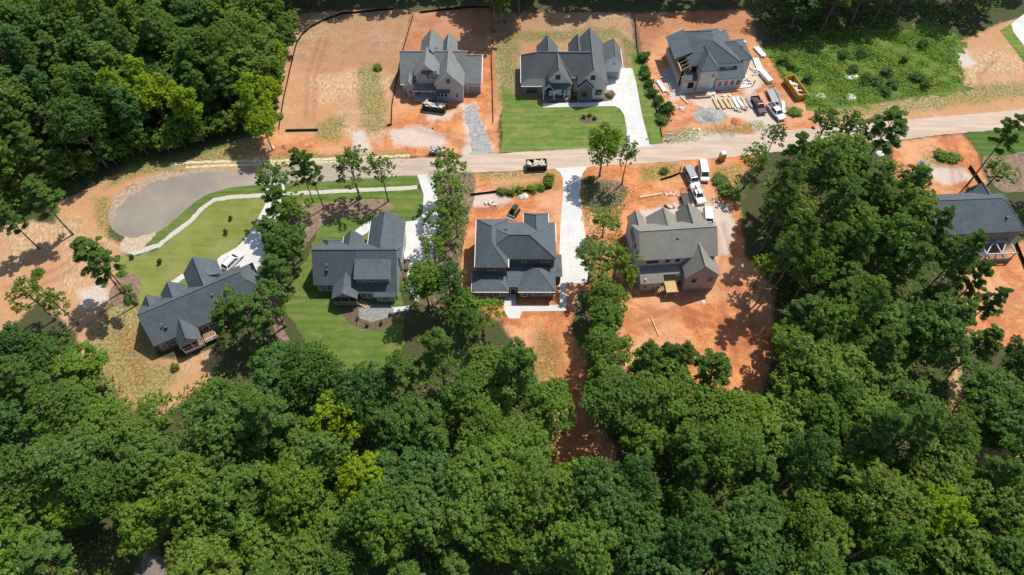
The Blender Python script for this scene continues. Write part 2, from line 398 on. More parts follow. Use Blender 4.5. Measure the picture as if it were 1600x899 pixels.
def ground_mat():
    m = bpy.data.materials.new('soil'); m.use_nodes = True; t = m.node_tree; N = t.nodes; L = t.links
    p = N['Principled BSDF']; p.inputs['Roughness'].default_value = .95; p.inputs['Specular IOR Level'].default_value = .15
    tc = N.new('ShaderNodeTexCoord'); ob = tc.outputs['Object']
    def attr(n):
        a = N.new('ShaderNodeAttribute'); a.attribute_name = n; return a.outputs['Fac']
    n_big = noise(N, L, ob, .06, 4); n_mid = noise(N, L, ob, .35, 5, .6); n_fine = noise(N, L, ob, 1.8, 5, .65); n_vf = noise(N, L, ob, 7, 4, .7)
    mp = N.new('ShaderNodeMapping'); mp.inputs['Scale'].default_value = (1, .35, 1); L.new(ob, mp.inputs['Vector'])
    mp2 = N.new('ShaderNodeMapping'); mp2.inputs['Location'].default_value = (31, 7, 0); mp2.inputs['Scale'].default_value = (.8, 1.3, 1); L.new(ob, mp2.inputs['Vector'])
    n_str = noise(N, L, mp.outputs[0], 2.2, 6, .7)
    edge = math_(N, L, 'SUBTRACT', math_(N, L, 'ADD', math_(N, L, 'MULTIPLY', n_mid, .7), math_(N, L, 'MULTIPLY', n_fine, .3)), .5)
    def mask(n, amp, soft):
        v = math_(N, L, 'ADD', attr(n), math_(N, L, 'MULTIPLY', edge, amp)); return maprange(N, L, v, .5 - soft, .5 + soft)
    forest = mixc(N, L, n_fine, (.035, .024, .014), (.14, .10, .065))
    forest = mixc(N, L, maprange(N, L, n_mid, .45, .6), forest, (.05, .075, .02))
    forest = mixc(N, L, maprange(N, L, n_fine, .45, .62), forest, (.055, .095, .022))
    straw = mixc(N, L, maprange(N, L, n_str, .3, .7), (.30, .175, .09), (.66, .455, .28))
    straw = mixc(N, L, maprange(N, L, n_big, .38, .56), straw, mixc(N, L, n_fine, (.34, .15, .07), (.60, .36, .19)))
    straw = mixc(N, L, math_(N, L, 'MULTIPLY', maprange(N, L, n_mid, .52, .68), .45), straw, (.24, .22, .09))
    clay = mixc(N, L, maprange(N, L, n_mid, .3, .7), (.40, .125, .042), (.62, .25, .095))
    clay = mixc(N, L, math_(N, L, 'MULTIPLY', maprange(N, L, n_fine, .42, .7), .5), clay, (.72, .38, .19))
    clay = mixc(N, L, math_(N, L, 'MULTIPLY', maprange(N, L, noise(N, L, ob, .8, 6, .7), .52, .62), .3), clay, (.62, .43, .29))
    clay = mixc(N, L, math_(N, L, 'MULTIPLY', maprange(N, L, n_str, .55, .35), .18), clay, (.28, .085, .035))
    clay = mixc(N, L, math_(N, L, 'MULTIPLY', maprange(N, L, n_big, .44, .6), .5), clay, (.64, .38, .22))
    n_b2 = noise(N, L, mp2.outputs[0], .13, 6, .7)
    clay = mixc(N, L, math_(N, L, 'MULTIPLY', maprange(N, L, n_b2, .5, .6), .55), clay, (.36, .12, .045))
    dust = mixc(N, L, n_fine, (.38, .32, .27), (.72, .66, .58))
    weed = mixc(N, L, n_vf, (.06, .10, .02), (.20, .24, .07))
    c = mixc(N, L, mask('straw', .34, .05), forest, straw)
    c = mixc(N, L, mask('clay', .26, .06), c, clay)
    c = mixc(N, L, math_(N, L, 'MULTIPLY', mask('dust', .35, .07), .8), c, dust)
    c = mixc(N, L, math_(N, L, 'MULTIPLY', mask('litter', .9, .3), math_(N, L, 'ADD', math_(N, L, 'MULTIPLY', n_mid, .8), .15)), c, mixc(N, L, n_fine, mixc(N, L, .6, c, (.10, .05, .03)), (.33, .20, .13)))  # dead-grass brown and painted cloud shade darken the upper lots
    wv = math_(N, L, 'MULTIPLY', mask('weed', .5, .12), maprange(N, L, n_fine, .38, .6))
    c = mixc(N, L, wv, c, weed)
    tr = math_(N, L, 'MULTIPLY', attr('track'), maprange(N, L, n_fine, .25, .6))
    c = mixc(N, L, tr, c, mixc(N, L, .5, c, (.22, .075, .04)))
    c = mixc(N, L, math_(N, L, 'MULTIPLY', maprange(N, L, n_vf, .5, .8), .2), c, (.13, .085, .05))
    L.new(c, p.inputs['Base Color'])
    b = N.new('ShaderNodeBump'); b.inputs['Strength'].default_value = .8; b.inputs['Distance'].default_value = .25
    L.new(math_(N, L, 'ADD', math_(N, L, 'MULTIPLY', n_mid, 1.2), math_(N, L, 'MULTIPLY', n_fine, .7)), b.inputs['Height']); L.new(b.outputs['Normal'], p.inputs['Normal'])
    return m
me.materials.append(ground_mat())

# flat sheets laid on the ground -------------------------------------------
def lawn_mat(name, a, b, dry=.3):
    m = bpy.data.materials.new(name); m.use_nodes = True; t = m.node_tree; N = t.nodes; L = t.links
    p = N['Principled BSDF']; p.inputs['Roughness'].default_value = .9; p.inputs['Specular IOR Level'].default_value = .1
    tc = N.new('ShaderNodeTexCoord'); ob = tc.outputs['Object']
    mp = N.new('ShaderNodeMapping'); mp.inputs['Scale'].default_value = (.25, 1, 1); L.new(ob, mp.inputs['Vector'])
    n1 = noise(N, L, ob, .18, 5, .6); n2 = noise(N, L, ob, 3.5, 4, .7); n3 = noise(N, L, mp.outputs[0], .8, 4)
    c = mixc(N, L, maprange(N, L, n1, .35, .65), a, b)
    c = mixc(N, L, math_(N, L, 'MULTIPLY', maprange(N, L, n3, .48, .7), dry), c, (.30, .27, .09))
    c = mixc(N, L, math_(N, L, 'MULTIPLY', n2, .5), c, tuple(x * .5 for x in a))
    sxx = N.new('ShaderNodeSeparateXYZ'); L.new(ob, sxx.inputs[0])
    mw = math_(N, L, 'SINE', math_(N, L, 'ADD', math_(N, L, 'MULTIPLY', sxx.outputs[1], 3.4), math_(N, L, 'MULTIPLY', n1, 3.0)))
    c = mixc(N, L, math_(N, L, 'MULTIPLY', maprange(N, L, mw, -.5, .5), .16), c, (.22, .27, .08))
    c = mixc(N, L, math_(N, L, 'MULTIPLY', maprange(N, L, noise(N, L, ob, 1.1, 6, .7), .56, .68), dry), c, (.33, .25, .12))
    L.new(c, p.inputs['Base Color'])
    bu = N.new('ShaderNodeBump'); bu.inputs['Strength'].default_value = .7; bu.inputs['Distance'].default_value = .06
    L.new(n2, bu.inputs['Height']); L.new(bu.outputs['Normal'], p.inputs['Normal'])
    return m
def concrete_mat():
    m = bpy.data.materials.new('pale concrete'); m.use_nodes = True; t = m.node_tree; N = t.nodes; L = t.links
    p = N['Principled BSDF']; p.inputs['Roughness'].default_value = .85
    tc = N.new('ShaderNodeTexCoord'); ob = tc.outputs['Object']
    sx = N.new('ShaderNodeSeparateXYZ'); L.new(ob, sx.inputs[0])
    n1 = noise(N, L, ob, .3, 5, .6); n2 = noise(N, L, ob, 4, 4)
    c = mixc(N, L, maprange(N, L, n1, .3, .7), (.54, .53, .505), (.63, .62, .60))
    c = mixc(N, L, math_(N, L, 'MULTIPLY', maprange(N, L, noise(N, L, ob, .9, 6, .7), .5, .7), .3), c, (.50, .38, .29))
    c = mixc(N, L, math_(N, L, 'MULTIPLY', n2, .2), c, (.48, .46, .43))
    fy = math_(N, L, 'FRACT', math_(N, L, 'DIVIDE', sx.outputs[1], 3.1)); fx = math_(N, L, 'FRACT', math_(N, L, 'DIVIDE', math_(N, L, 'ADD', sx.outputs[0], .4), 3.1))
    j = math_(N, L, 'MAXIMUM', math_(N, L, 'GREATER_THAN', fy, .984), math_(N, L, 'GREATER_THAN', fx, .988))
    c = mixc(N, L, math_(N, L, 'MULTIPLY', j, .55), c, (.25, .24, .22))
    L.new(c, p.inputs['Base Color']); return m
def road_mat():
    m = bpy.data.materials.new('dusty asphalt'); m.use_nodes = True; t = m.node_tree; N = t.nodes; L = t.links
    p = N['Principled BSDF']; p.inputs['Roughness'].default_value = .9
    tc = N.new('ShaderNodeTexCoord'); ob = tc.outputs['Object']
    sx = N.new('ShaderNodeSeparateXYZ'); L.new(ob, sx.inputs[0])
    mp = N.new('ShaderNodeMapping'); mp.inputs['Scale'].default_value = (.12, 1, 1); L.new(ob, mp.inputs['Vector'])
    n1 = noise(N, L, ob, .12, 5, .6); n2 = noise(N, L, ob, 3, 5, .7); n3 = noise(N, L, mp.outputs[0], .9, 4)
    clean = mixc(N, L, maprange(N, L, n1, .3, .7), (.225, .195, .155), (.29, .255, .20))
    dusty = mixc(N, L, maprange(N, L, n3, .3, .7), (.46, .345, .26), (.60, .46, .35))
    # clay tracked out of the building lots covers the street east of the turning circle
    e = math_(N, L, 'ADD', sx.outputs[0], math_(N, L, 'MULTIPLY', math_(N, L, 'SUBTRACT', n1, .5), 30))
    c = mixc(N, L, maprange(N, L, e, -85, 5), clean, dusty)
    c = mixc(N, L, math_(N, L, 'MULTIPLY', n2, .25), c, (.17, .15, .14))
    ca = N.new('ShaderNodeTexVoronoi'); ca.feature = 'DISTANCE_TO_EDGE'; ca.inputs['Scale'].default_value = .16
    L.new(ob, ca.inputs['Vector'])
    c = mixc(N, L, math_(N, L, 'MULTIPLY', math_(N, L, 'LESS_THAN', ca.outputs['Distance'], .004), .25), c, (.15, .12, .1))
    L.new(c, p.inputs['Base Color']); return m
M['concrete'] = concrete_mat(); M['road'] = road_mat()
M['lawn'] = lawn_mat('mown grass', (.080, .145, .024), (.125, .180, .036), .45)
M['lawn_y'] = lawn_mat('drying mown grass', (.17, .20, .042), (.25, .26, .075), .6)
M['lawn_g'] = lawn_mat('fresh green turf', (.095, .175, .030), (.165, .225, .052), .75)
M['lawn_d'] = lawn_mat('dark green turf', (.06, .13, .02), (.075, .15, .028), .05)
M['meadow'] = lawn_mat('rough weeds', (.075, .14, .022), (.14, .21, .035), .25)
M['mulch'] = mat('bark mulch', (.13, .085, .06), .95, var=.45, scale=2.5, bump=.4, detail=6)
M['mulch_g'] = mat('pine straw litter', (.22, .15, .10), .95, var=.4, scale=1.2, bump=.4, detail=6)
M['gravel'] = mat('crushed stone', (.50, .46, .40), .9, var=.2, scale=2.2, bump=.5, detail=6)
M['gravel_g'] = mat('grey crushed stone', (.30, .30, .28), .9, var=.3, scale=1.2, bump=.4, detail=6)
M['flag'] = mat('flagstone', (.24, .23, .22), .85, var=.25, scale=1.5, detail=6)
M['matting'] = mat('straw erosion matting', (.55, .48, .30), .95, var=.3, scale=2)

def resample(pts, smooth, step, jit, seed=0):
    rr = random.Random(seed); n = len(pts); out = []
    for i in range(n):
        p0, p1, p2, p3 = (Vector(pts[(i + k - 1) % n]) for k in range(4))
        k = max(1, int((p2 - p1).length / step))
        for j in range(k):
            t = j / k
            if smooth:
                q = .5 * ((2 * p1) + (p2 - p0) * t + (2 * p0 - 5 * p1 + 4 * p2 - p3) * t * t + (3 * p1 - p0 - 3 * p2 + p3) * t ** 3)
            else: q = p1.lerp(p2, t)
            out.append((q.x + rr.uniform(-jit, jit), q.y + rr.uniform(-jit, jit)))
    return out
def sheet(name, px, z, m, smooth=True, step=1.2, jit=0.0, thick=0.0, raw=None, kind='structure', **kw):
    pts = resample(raw if raw else P2(px), smooth, step, jit, len(px) if px else 1)
    if thick:
        mb = MB(); n = len(pts)
        v = [(x, y, z) for x, y in pts]
        tri = tessellate_polygon([[Vector(p) for p in v]])
        mb.add(v, [tuple(t) for t in tri]); b = len(mb.v)
        mb.v += [(x, y, -.02) for x, y in pts]
        for i in range(n): mb.f.append((i, (i + 1) % n, n + (i + 1) % n, n + i)); mb.m.append(0)
    else:
        v = [(x, y, z) for x, y in pts]; mb = MB(); mb.add(v, [tuple(t) for t in tessellate_polygon([[Vector(p) for p in v]])])
    me = bpy.data.meshes.new(name); me.from_pydata(mb.v, [], mb.f); me.materials.append(m)
    bm = bmesh.new(); bm.from_mesh(me); bmesh.ops.recalc_face_normals(bm, faces=bm.faces)
    up = [f for f in bm.faces if abs(f.normal.z) > .5]
    if up and up[0].normal.z < 0: bmesh.ops.reverse_faces(bm, faces=bm.faces)
    bm.to_mesh(me); bm.free()
    o = bpy.data.objects.new(name, me); COL.objects.link(o)
    if kind: o['kind'] = kind
    return tag(o, **kw)

road_px = [(1760,150),(1590,171.5),(1500,180),(1410,188),(1300,198),(1217,205),(1100,220),(940,231),(870,235),(760,241),(640,248),(520,254),(397,264),(338,266),(275,269),(241,277),(211,292),(186,306),(173,323),(169,341),(177,359),(194,371),(220,373),(245,364),(270,347),(296,323),(321,306),(351,296),(393,290),(520,283),(620,276),(700,271),(870,264),(1100,249),(1217,238),(1410,218),(1500,208),(1590,201),(1760,184)]
sheet('road', road_px, .040, M['road'], step=1.2, jit=.16)
LZ = .016
GR = dict(kind='stuff', cat='grass')
sheet('lawn', [(410,305),(363,309),(334,315),(317,327),(296,349),(270,369),(249,387),(215,400),(192,400),(185,425),(205,450),(215,480),(235,510),(280,500),(350,440),(358,400),(390,362),(412,325)], LZ, M['lawn_y'], jit=.4, step=.7, label='yellowing mown lawn between the turning circle and the leftmost house', **GR)
sheet('lawn', [(393,288),(351,294),(321,304),(296,321),(270,345),(245,362),(215,371),(196,380),(205,394),(249,381),(270,364),(296,345),(317,323),(334,311),(363,306),(402,304),(487,298),(550,294),(652,290),(657,272),(560,277),(480,283)], LZ - .004, M['lawn'], jit=.12, label='narrow green grass verge between the road and the stone ditch', **GR)
sheet('lawn', [(440,308),(550,300),(655,295),(664,310),(660,340),(640,352),(632,380),(628,470),(630,540),(595,580),(540,595),(500,570),(462,510),(445,480),(452,452),(480,400),(496,350),(470,330)], LZ, M['lawn'], jit=.35, step=.7, label='green lawn wrapping round the house with the fan shaped patio', **GR)
sheet('lawn', [(784,132),(800,146),(850,160),(950,158),(968,170),(978,190),(984,215),(984,231),(900,234),(784,239)], LZ, M['lawn_g'], jit=.4, step=.8, smooth=False, label='bright green front lawn with a round bed beside the road', **GR)
sheet('lawn', [(986,84),(1004,82),(1012,112),(1022,160),(1033,190),(1036,225),(1012,230),(1002,180),(990,120)], LZ, M['lawn_g'], jit=.12, smooth=False, label='narrow green lawn strip right of the wide pale driveway', **GR)
sheet('lawn', [(1508,208),(1590,200),(1680,192),(1690,270),(1600,262),(1560,252),(1537,250),(1524,234)], LZ, M['lawn_d'], jit=.06, smooth=False, label='dark green lawn south of the road at the right edge', **GR)
sheet('lawn', [(1562,48),(1580,38),(1600,66),(1660,110),(1660,140),(1600,98)], LZ, M['lawn_g'], jit=.06, smooth=False, label='small green lawn beside the white path in the top right corner', **GR)
sheet('meadow', [(1196,76),(1260,60),(1300,50),(1370,48),(1418,50),(1440,30),(1470,35),(1500,62),(1512,72),(1495,90),(1500,125),(1520,140),(1400,158),(1300,172),(1262,168),(1250,150),(1226,122),(1204,92)], LZ, M['meadow'], jit=1.3, kind='structure')
sheet('sand_patch', [(172,325),(180,306),(200,293),(222,283),(250,273),(295,266),(345,263),(350,267),(305,271),(268,278),(240,286),(218,299),(200,310),(184,328),(178,345)], .044, mat('washed sand', (.36, .27, .19), .95, var=.3, scale=1.5, detail=6), jit=.35, step=.6)
sheet('sand_patch', [(196,372),(215,371),(245,364),(243,370),(232,380),(215,392),(195,396),(186,388)], .044, mat('pale sand', (.46, .35, .25), .95, var=.2, scale=1.5, detail=6), jit=.35, step=.6)
# ditch, beds, paths
def strip(name, px, wid, z, m, jit=.1, **kw):
    c = [Vector(p) for p in P2(px)]; a = []; b = []
    for i, p in enumerate(c):
        d = (c[min(i + 1, len(c) - 1)] - c[max(i - 1, 0)]).normalized(); n = Vector((-d.y, d.x))
        a.append(tuple(p + n * wid / 2)); b.append(tuple(p - n * wid / 2))
    return sheet(name, px, z, m, smooth=False, step=.8, jit=jit, raw=a + b[::-1], **kw)
strip('stone_ditch', [(652,293),(600,296),(550,298),(487,301),(402,306),(363,308),(334,313),(317,325),(296,347),(270,366),(249,383),(224,391),(203,397)], 1.15, .024, M['gravel'])
strip('straw_matting', [(640,243),(560,247),(480,250),(430,252),(360,252),(300,254),(265,257)], .8, .020, M['matting'])
strip('straw_matting', [(640,250),(540,252),(430,257),(340,259),(290,262)], .7, .024, M['matting'])
MU = dict(kind='structure')
for px, mm in [
  ([(190,430),(215,432),(220,452),(205,470),(182,478),(170,462)], 'mulch_g'),
  ([(500,318),(560,312),(605,314),(612,328),(570,338),(520,344),(495,360),(470,400),(448,440),(440,500),(455,540),(440,545),(425,500),(425,440),(440,390),(430,340),(455,320)], 'mulch_g'),
  ([(668,270),(735,268),(742,300),(732,345),(722,400),(716,450),(700,480),(650,470),(676,440),(686,395),(688,330),(680,300)], 'mulch_g'),
  ([(912,284),(940,281),(968,284),(980,300),(970,318),(945,330),(920,328)], 'mulch_g'),
  ([(856,154),(905,150),(940,147),(958,142),(962,150),(955,157),(905,162),(862,163)], 'mulch'),
  ([(905,184),(915,180),(930,182),(936,187),(925,191),(907,191)], 'mulch'),
  ([(532,486),(545,480),(610,478),(622,492),(614,505),(595,514),(570,515),(550,508),(540,498)], 'mulch'),
  ([(629,404),(641,405),(637,450),(622,450)], 'mulch'),
  ([(1535,248),(1570,244),(1640,236),(1680,300),(1600,300),(1560,296)], 'mulch_g')]:
    sheet('mulch_bed', px, .020, M[mm], jit=.1, step=.7, **MU)
sheet('gravel_patch', [(1082,178),(1100,170),(1125,172),(1136,182),(1122,192),(1096,192)], .012, M['gravel_g'], jit=.3, step=.6)
sheet('gravel_patch', [(726,170),(745,166),(752,190),(764,218),(768,243),(738,244),(734,210)], .012, M['gravel_g'], jit=.4, step=.8)
CT = .052
sheet('driveway', [(418,286),(442,286),(444,318),(430,362),(414,398),(408,446),(375,446),(348,432),(340,405),(368,388),(393,361),(406,336),(416,314)], CT, M['concrete'], thick=1)
sheet('footpath', [(262,444),(285,428),(290,433),(270,449)], CT, M['concrete'], smooth=False, thick=1)
sheet('driveway', [(652,274),(676,273),(682,300),(688,345),(686,400),(678,436),(656,438),(655,470),(648,470),(640,452),(632,452),(641,406),(630,404),(622,450),(616,450),(618,385),(632,347),(650,345),(660,335),(662,305)], CT, M['concrete'], smooth=False, thick=1)
sheet('footpath', [(550,366),(575,346),(582,349),(574,364),(560,372)], CT, M['concrete'], thick=1)
sheet('footpath', [(603,482),(640,478),(640,484),(622,488),(603,489)], CT, M['concrete'], smooth=False, thick=1)
sheet('patio', [(560,483),(578,476),(612,477),(616,486),(606,497),(580,504),(562,498)], .060, M['flag'], smooth=False, thick=1)
sheet('driveway', [(866,263.5),(918,260.5),(910,272),(906,300),(911,345),(918,390),(921,443),(872,443),(874,395),(876,345),(880,300),(879,278),(875,270)], CT, M['concrete'], smooth=False, thick=1)
sheet('footpath', [(874,443.5),(886,443.5),(884,486),(815,487),(812,498),(795,498),(788,486),(787,455),(806,455),(806,477),(875,477)], CT, M['concrete'], smooth=False, thick=1)
sheet('driveway', [(966,106),(988,107),(994,130),(1003,180),(1015,227),(1022,229),(974,233),(980,226),(979,200),(975,180),(968,170),(960,166),(848,168.5),(848,162),(940,160),(956,157),(962,148),(957,141),(948,141),(948,120)], CT, M['concrete'], smooth=False, thick=1)
sheet('footpath', [(1600,22),(1580,38),(1583,50),(1600,72),(1650,100),(1650,20)], CT, M['concrete'], smooth=False, thick=1)
# ------------------------------------------------------------------ houses
class House:
    def __init__(s, name, loc, rz, label, roof_m, wall_m, fascia='white', cat='house', base=-.2):
        s.root = empty(name, loc, R(rz), label, cat)
        s.rf = MB(); s.wl = {}; s.rm = roof_m; s.wm = wall_m; s.fm = fascia; s.base = base; s.n = 0
    def wall(s, m=None):
        return s.wl.setdefault(m or s.wm, MB())
    def jog(s): s.n += 1; return (s.n % 7) * .004
    def gy(s, x0, x1, y0, y1, z0, z1, xr, zr, wm=None, base=None, oh=.35, walls=True, inset_n=None):
        """gabled wing, ridge along y; extents are the eaves"""
        j = s.jog(); z0 += j; z1 += j; zr += j
        s.rf.shell([[(x0, y0, z0), (xr, y0, zr), (xr, y1, zr), (x0, y1, z0)], [(xr, y0, zr), (x1, y0, z1), (x1, y1, z1), (xr, y1, zr)]])
        s.rf.bar((xr, y0 + .05, zr + .02), (xr, y1 - .05, zr + .02), .28, .05)
        if walls:
            b = s.base if base is None else base; a = x0 + oh; c = x1 - oh
            za = z0 + (zr - z0) * oh / (xr - x0) - .17; zc = z1 + (zr - z1) * oh / (x1 - xr) - .17
            s.wall(wm).prism([(a, b), (c, b), (c, zc), (xr, zr - .17), (a, za)], 'y', y0 + oh, y1 - (oh if inset_n is None else inset_n))
    def gx(s, x0, x1, y0, y1, z0, z1, yr, zr, wm=None, base=None, oh=.35, walls=True):
        j = s.jog(); z0 += j; z1 += j; zr += j
        s.rf.shell([[(x0, y0, z0), (x1, y0, z0), (x1, yr, zr), (x0, yr, zr)], [(x0, yr, zr), (x1, yr, zr), (x1, y1, z1), (x0, y1, z1)]])
        s.rf.bar((x0 + .05, yr, zr + .02), (x1 - .05, yr, zr + .02), .28, .05)
        if walls:
            b = s.base if base is None else base; a = y0 + oh; c = y1 - oh
            za = z0 + (zr - z0) * oh / (yr - y0) - .17; zc = z1 + (zr - z1) * oh / (y1 - yr) - .17
            s.wall(wm).prism([(a, b), (c, b), (c, zc), (yr, zr - .17), (a, za)], 'x', x0 + oh, x1 - oh)
    def hip(s, x0, x1, y0, y1, z, zr, wm=None, base=None, oh=.35, ends=None, walls=True, west=True, east=True):
        j = s.jog(); z += j; zr += j
        w, d = x1 - x0, y1 - y0
        if ends: A, B = ends; A = (*A, zr); B = (*B, zr)
        elif w >= d: A = (x0 + (d / 2 if west else 0), (y0 + y1) / 2, zr); B = (x1 - (d / 2 if east else 0), (y0 + y1) / 2, zr)
        else: A = ((x0 + x1) / 2, y0 + w / 2, zr); B = ((x0 + x1) / 2, y1 - w / 2, zr)
        a, b, c, d_ = (x0, y0, z), (x1, y0, z), (x1, y1, z), (x0, y1, z)
        if (Vector(A) - Vector(B)).length < .05: fs = [[a, b, A], [b, c, A], [c, d_, A], [d_, a, A]]
        elif abs(A[1] - B[1]) <= abs(A[0] - B[0]): fs = [[a, b, B, A], [b, c, B], [c, d_, A, B], [d_, a, A]]
        else: fs = [[a, b, A], [b, c, B, A], [c, d_, B], [d_, a, A, B]]
        s.rf.shell(fs)
        for p, q in ((a, A), (d_, A), (b, B), (c, B), (A, B)) if abs(A[1] - B[1]) <= abs(A[0] - B[0]) else ((a, A), (b, A), (c, B), (d_, B), (A, B)):
            p, q = Vector(p), Vector(q)
            if (p - q).length > .3: s.rf.bar(p.lerp(q, .03) + Vector((0, 0, .015)), q + Vector((0, 0, .015)), .24, .045)
        if walls: s.wall(wm).box(x0 + oh, x1 - oh, y0 + oh, y1 - oh, s.base if base is None else base, z - .17)
    def shed(s, x0, x1, y0, y1, z0, z1, wm=None, base=None, oh=.3, walls=True):
        """single slope: height z0 at y0, z1 at y1"""
        j = s.jog(); z0 += j; z1 += j
        s.rf.shell([[(x0, y0, z0), (x1, y0, z0), (x1, y1, z1), (x0, y1, z1)]])
        if walls:
            k = (z1 - z0) / (y1 - y0); b = s.base if base is None else base
            s.wall(wm).prism([(y0 + oh, b), (y1, b), (y1, z1 - .17), (y0 + oh, z0 + k * oh - .17)], 'x', x0 + oh, x1 - oh)
    def win(s, x, y, z, w=1.0, h=1.4, face='S', mull=1, frame='white', name='window'):
        """window: frame mesh with its pane as a sub-part; x,y = centre on the wall plane"""
        f = MB(); g = MB(); t = .09
        def put(mb, u0, u1, v0, v1, d0, d1):
            if face == 'S': mb.box(x + u0, x + u1, y - d1, y - d0, z + v0, z + v1)
            elif face == 'N': mb.box(x + u0, x + u1, y + d0, y + d1, z + v0, z + v1)
            elif face == 'W': mb.box(x - d1, x - d0, y + u0, y + u1, z + v0, z + v1)
            else: mb.box(x + d0, x + d1, y + u0, y + u1, z + v0, z + v1)
        W, Hh = w / 2, h / 2
        put(f, -W - t, -W, -Hh - t, Hh + t, 0, .07); put(f, W, W + t, -Hh - t, Hh + t, 0, .07)
        put(f, -W, W, Hh, Hh + t, 0, .068); put(f, -W, W, -Hh - t, -Hh, 0, .068)
        for i in range(1, mull + 1):
            u = -W + w * i / (mull + 1); put(f, u - .025, u + .025, -Hh, Hh, .03, .06)
        put(f, -W, W, -.025, .025, .03, .055)
        put(g, -W, W, -Hh, Hh, 0, .03)
        fo = f.build(name, M[frame], s.root); g.build('pane', M['glass'], fo)
        return fo
    def door(s, x, y, z0, w=.95, h=2.1, face='S', m='door', frame='white'):
        f = MB(); g = MB()
        q = 1 if face == 'N' else -1
        ya, yb, yc = y, y + q * .05, y + q * .08
        g.box(x - w / 2, x + w / 2, min(ya, yb), max(ya, yb), z0, z0 + h)
        for a, b in ((x - w / 2 - .1, x - w / 2), (x + w / 2, x + w / 2 + .1)): f.box(a, b, min(ya, yc), max(ya, yc), z0, z0 + h + .1)
        f.box(x - w / 2, x + w / 2, min(ya, yc), max(ya, yc), z0 + h, z0 + h + .1)
        o = g.build('door', M[m], s.root); f.build('door_frame', M[frame], o)
        k = MB(); k.tube((x + w * .35, yb, z0 + 1), (x + w * .35, yb + q * .07, z0 + 1), .03); k.build('handle', M['steel'], o)
    def garage(s, x, y, z0, w, h=2.2, face='S', m='gar'):
        q = -1 if face == 'S' else 1; g = MB()
        n = 4
        for i in range(n):
            a, b = z0 + h * i / n + .015, z0 + h * (i + 1) / n - .015
            g.box(x - w / 2, x + w / 2, min(y, y + q * .05), max(y, y + q * .05), a, b)
        o = g.build('garage_door', M[m], s.root); f = MB()
        for a, b in ((x - w / 2 - .15, x - w / 2), (x + w / 2, x + w / 2 + .15)): f.box(a, b, min(y, y + q * .07), max(y, y + q * .07), z0, z0 + h + .15)
        f.box(x - w / 2, x + w / 2, min(y, y + q * .07), max(y, y + q * .07), z0 + h, z0 + h + .15); f.build('door_frame', M['white'], o)
    def vent(s, x, y, z, kind=0):
        v = MB()
        if kind == 0: v.tube((x, y, z - .3), (x, y, z + .45), .09, n=8); v.tube((x, y, z + .45), (x, y, z + .55), .17, .13, n=8)
        else: v.box(x - .25, x + .25, y - .2, y + .2, z - .15, z + .22)
        v.build('roof_vent', M['steel'] if kind == 0 else M['fascia_dark'], s.root)
    def gutter(s, p, q):
        g = MB(); g.bar(p, q, .17, .14); g.build('gutter', M['white'], s.root)
    def deck(s, x0, x1, y0, y1, z, m='deck', rail=(), name='deck', posts=True):
        d = MB(); n = max(1, int((x1 - x0) / .14))
        for i in range(n):
            a = x0 + (x1 - x0) * i / n; d.box(a + .006, x0 + (x1 - x0) * (i + 1) / n - .006, y0, y1, z - .04, z)
        d.box(x0 + .02, x1 - .02, y0 + .03, y1 - .03, z - .22, z - .05)
        if posts and z > .4:
            for x in (x0 + .1, x1 - .1):
                for y in (y0 + .1, y1 - .1): d.box(x - .07, x + .07, y - .07, y + .07, -.1, z - .22)
        o = d.build(name, M[m], s.root)
        if rail:
            r = MB()
            for (ax, ay), (bx, by) in rail:
                r.bar((ax, ay, z + .95), (bx, by, z + .95), .1, .06); r.bar((ax, ay, z + .12), (bx, by, z + .12), .05, .05)
                k = max(2, int(math.hypot(bx - ax, by - ay) / .3))
                for i in range(k + 1):
                    t = i / k; x = ax + (bx - ax) * t; y = ay + (by - ay) * t; big = i in (0, k)
                    r.box(x - (.05 if big else .02), x + (.05 if big else .02), y - (.05 if big else .02), y + (.05 if big else .02), z, z + (1.0 if big else .93))
            r.build('railing', M['white' if m != 'deck' else 'deck'], o)
        return o
    def stairs(s, x, y, z, dx, dy, n, w, m='deck'):
        t = MB(); L_ = math.hypot(dx, dy); ux, uy = dx / L_, dy / L_; px_, py_ = -uy, ux
        for i in range(n):
            a = (i + .5) / n; cx, cy = x + dx * a, y + dy * a; zz = z * (1 - (i + 1) / (n + 1))
            t.bar((cx - px_ * w / 2, cy - py_ * w / 2, zz), (cx + px_ * w / 2, cy + py_ * w / 2, zz), .28, .05)
        for sg in (-1, 1): t.bar((x + px_ * sg * w / 2, y + py_ * sg * w / 2, z - .15), (x + dx + px_ * sg * w / 2, y + dy + py_ * sg * w / 2, 0.0), .05, .25)
        t.build('stairs', M[m], s.root)
    def posts(s, pts, z0, z1, w=.16, m='white', name='porch_post'):
        for x, y in pts:
            p = MB(); p.box(x - w / 2, x + w / 2, y - w / 2, y + w / 2, z0, z1); p.build(name, M[m], s.root)
    def done(s):
        s.rf.build('roof', [M[s.rm], M[s.fm]], s.root)
        for k, mb in s.wl.items(): mb.build('wall', M[k], s.root)
        return s.root

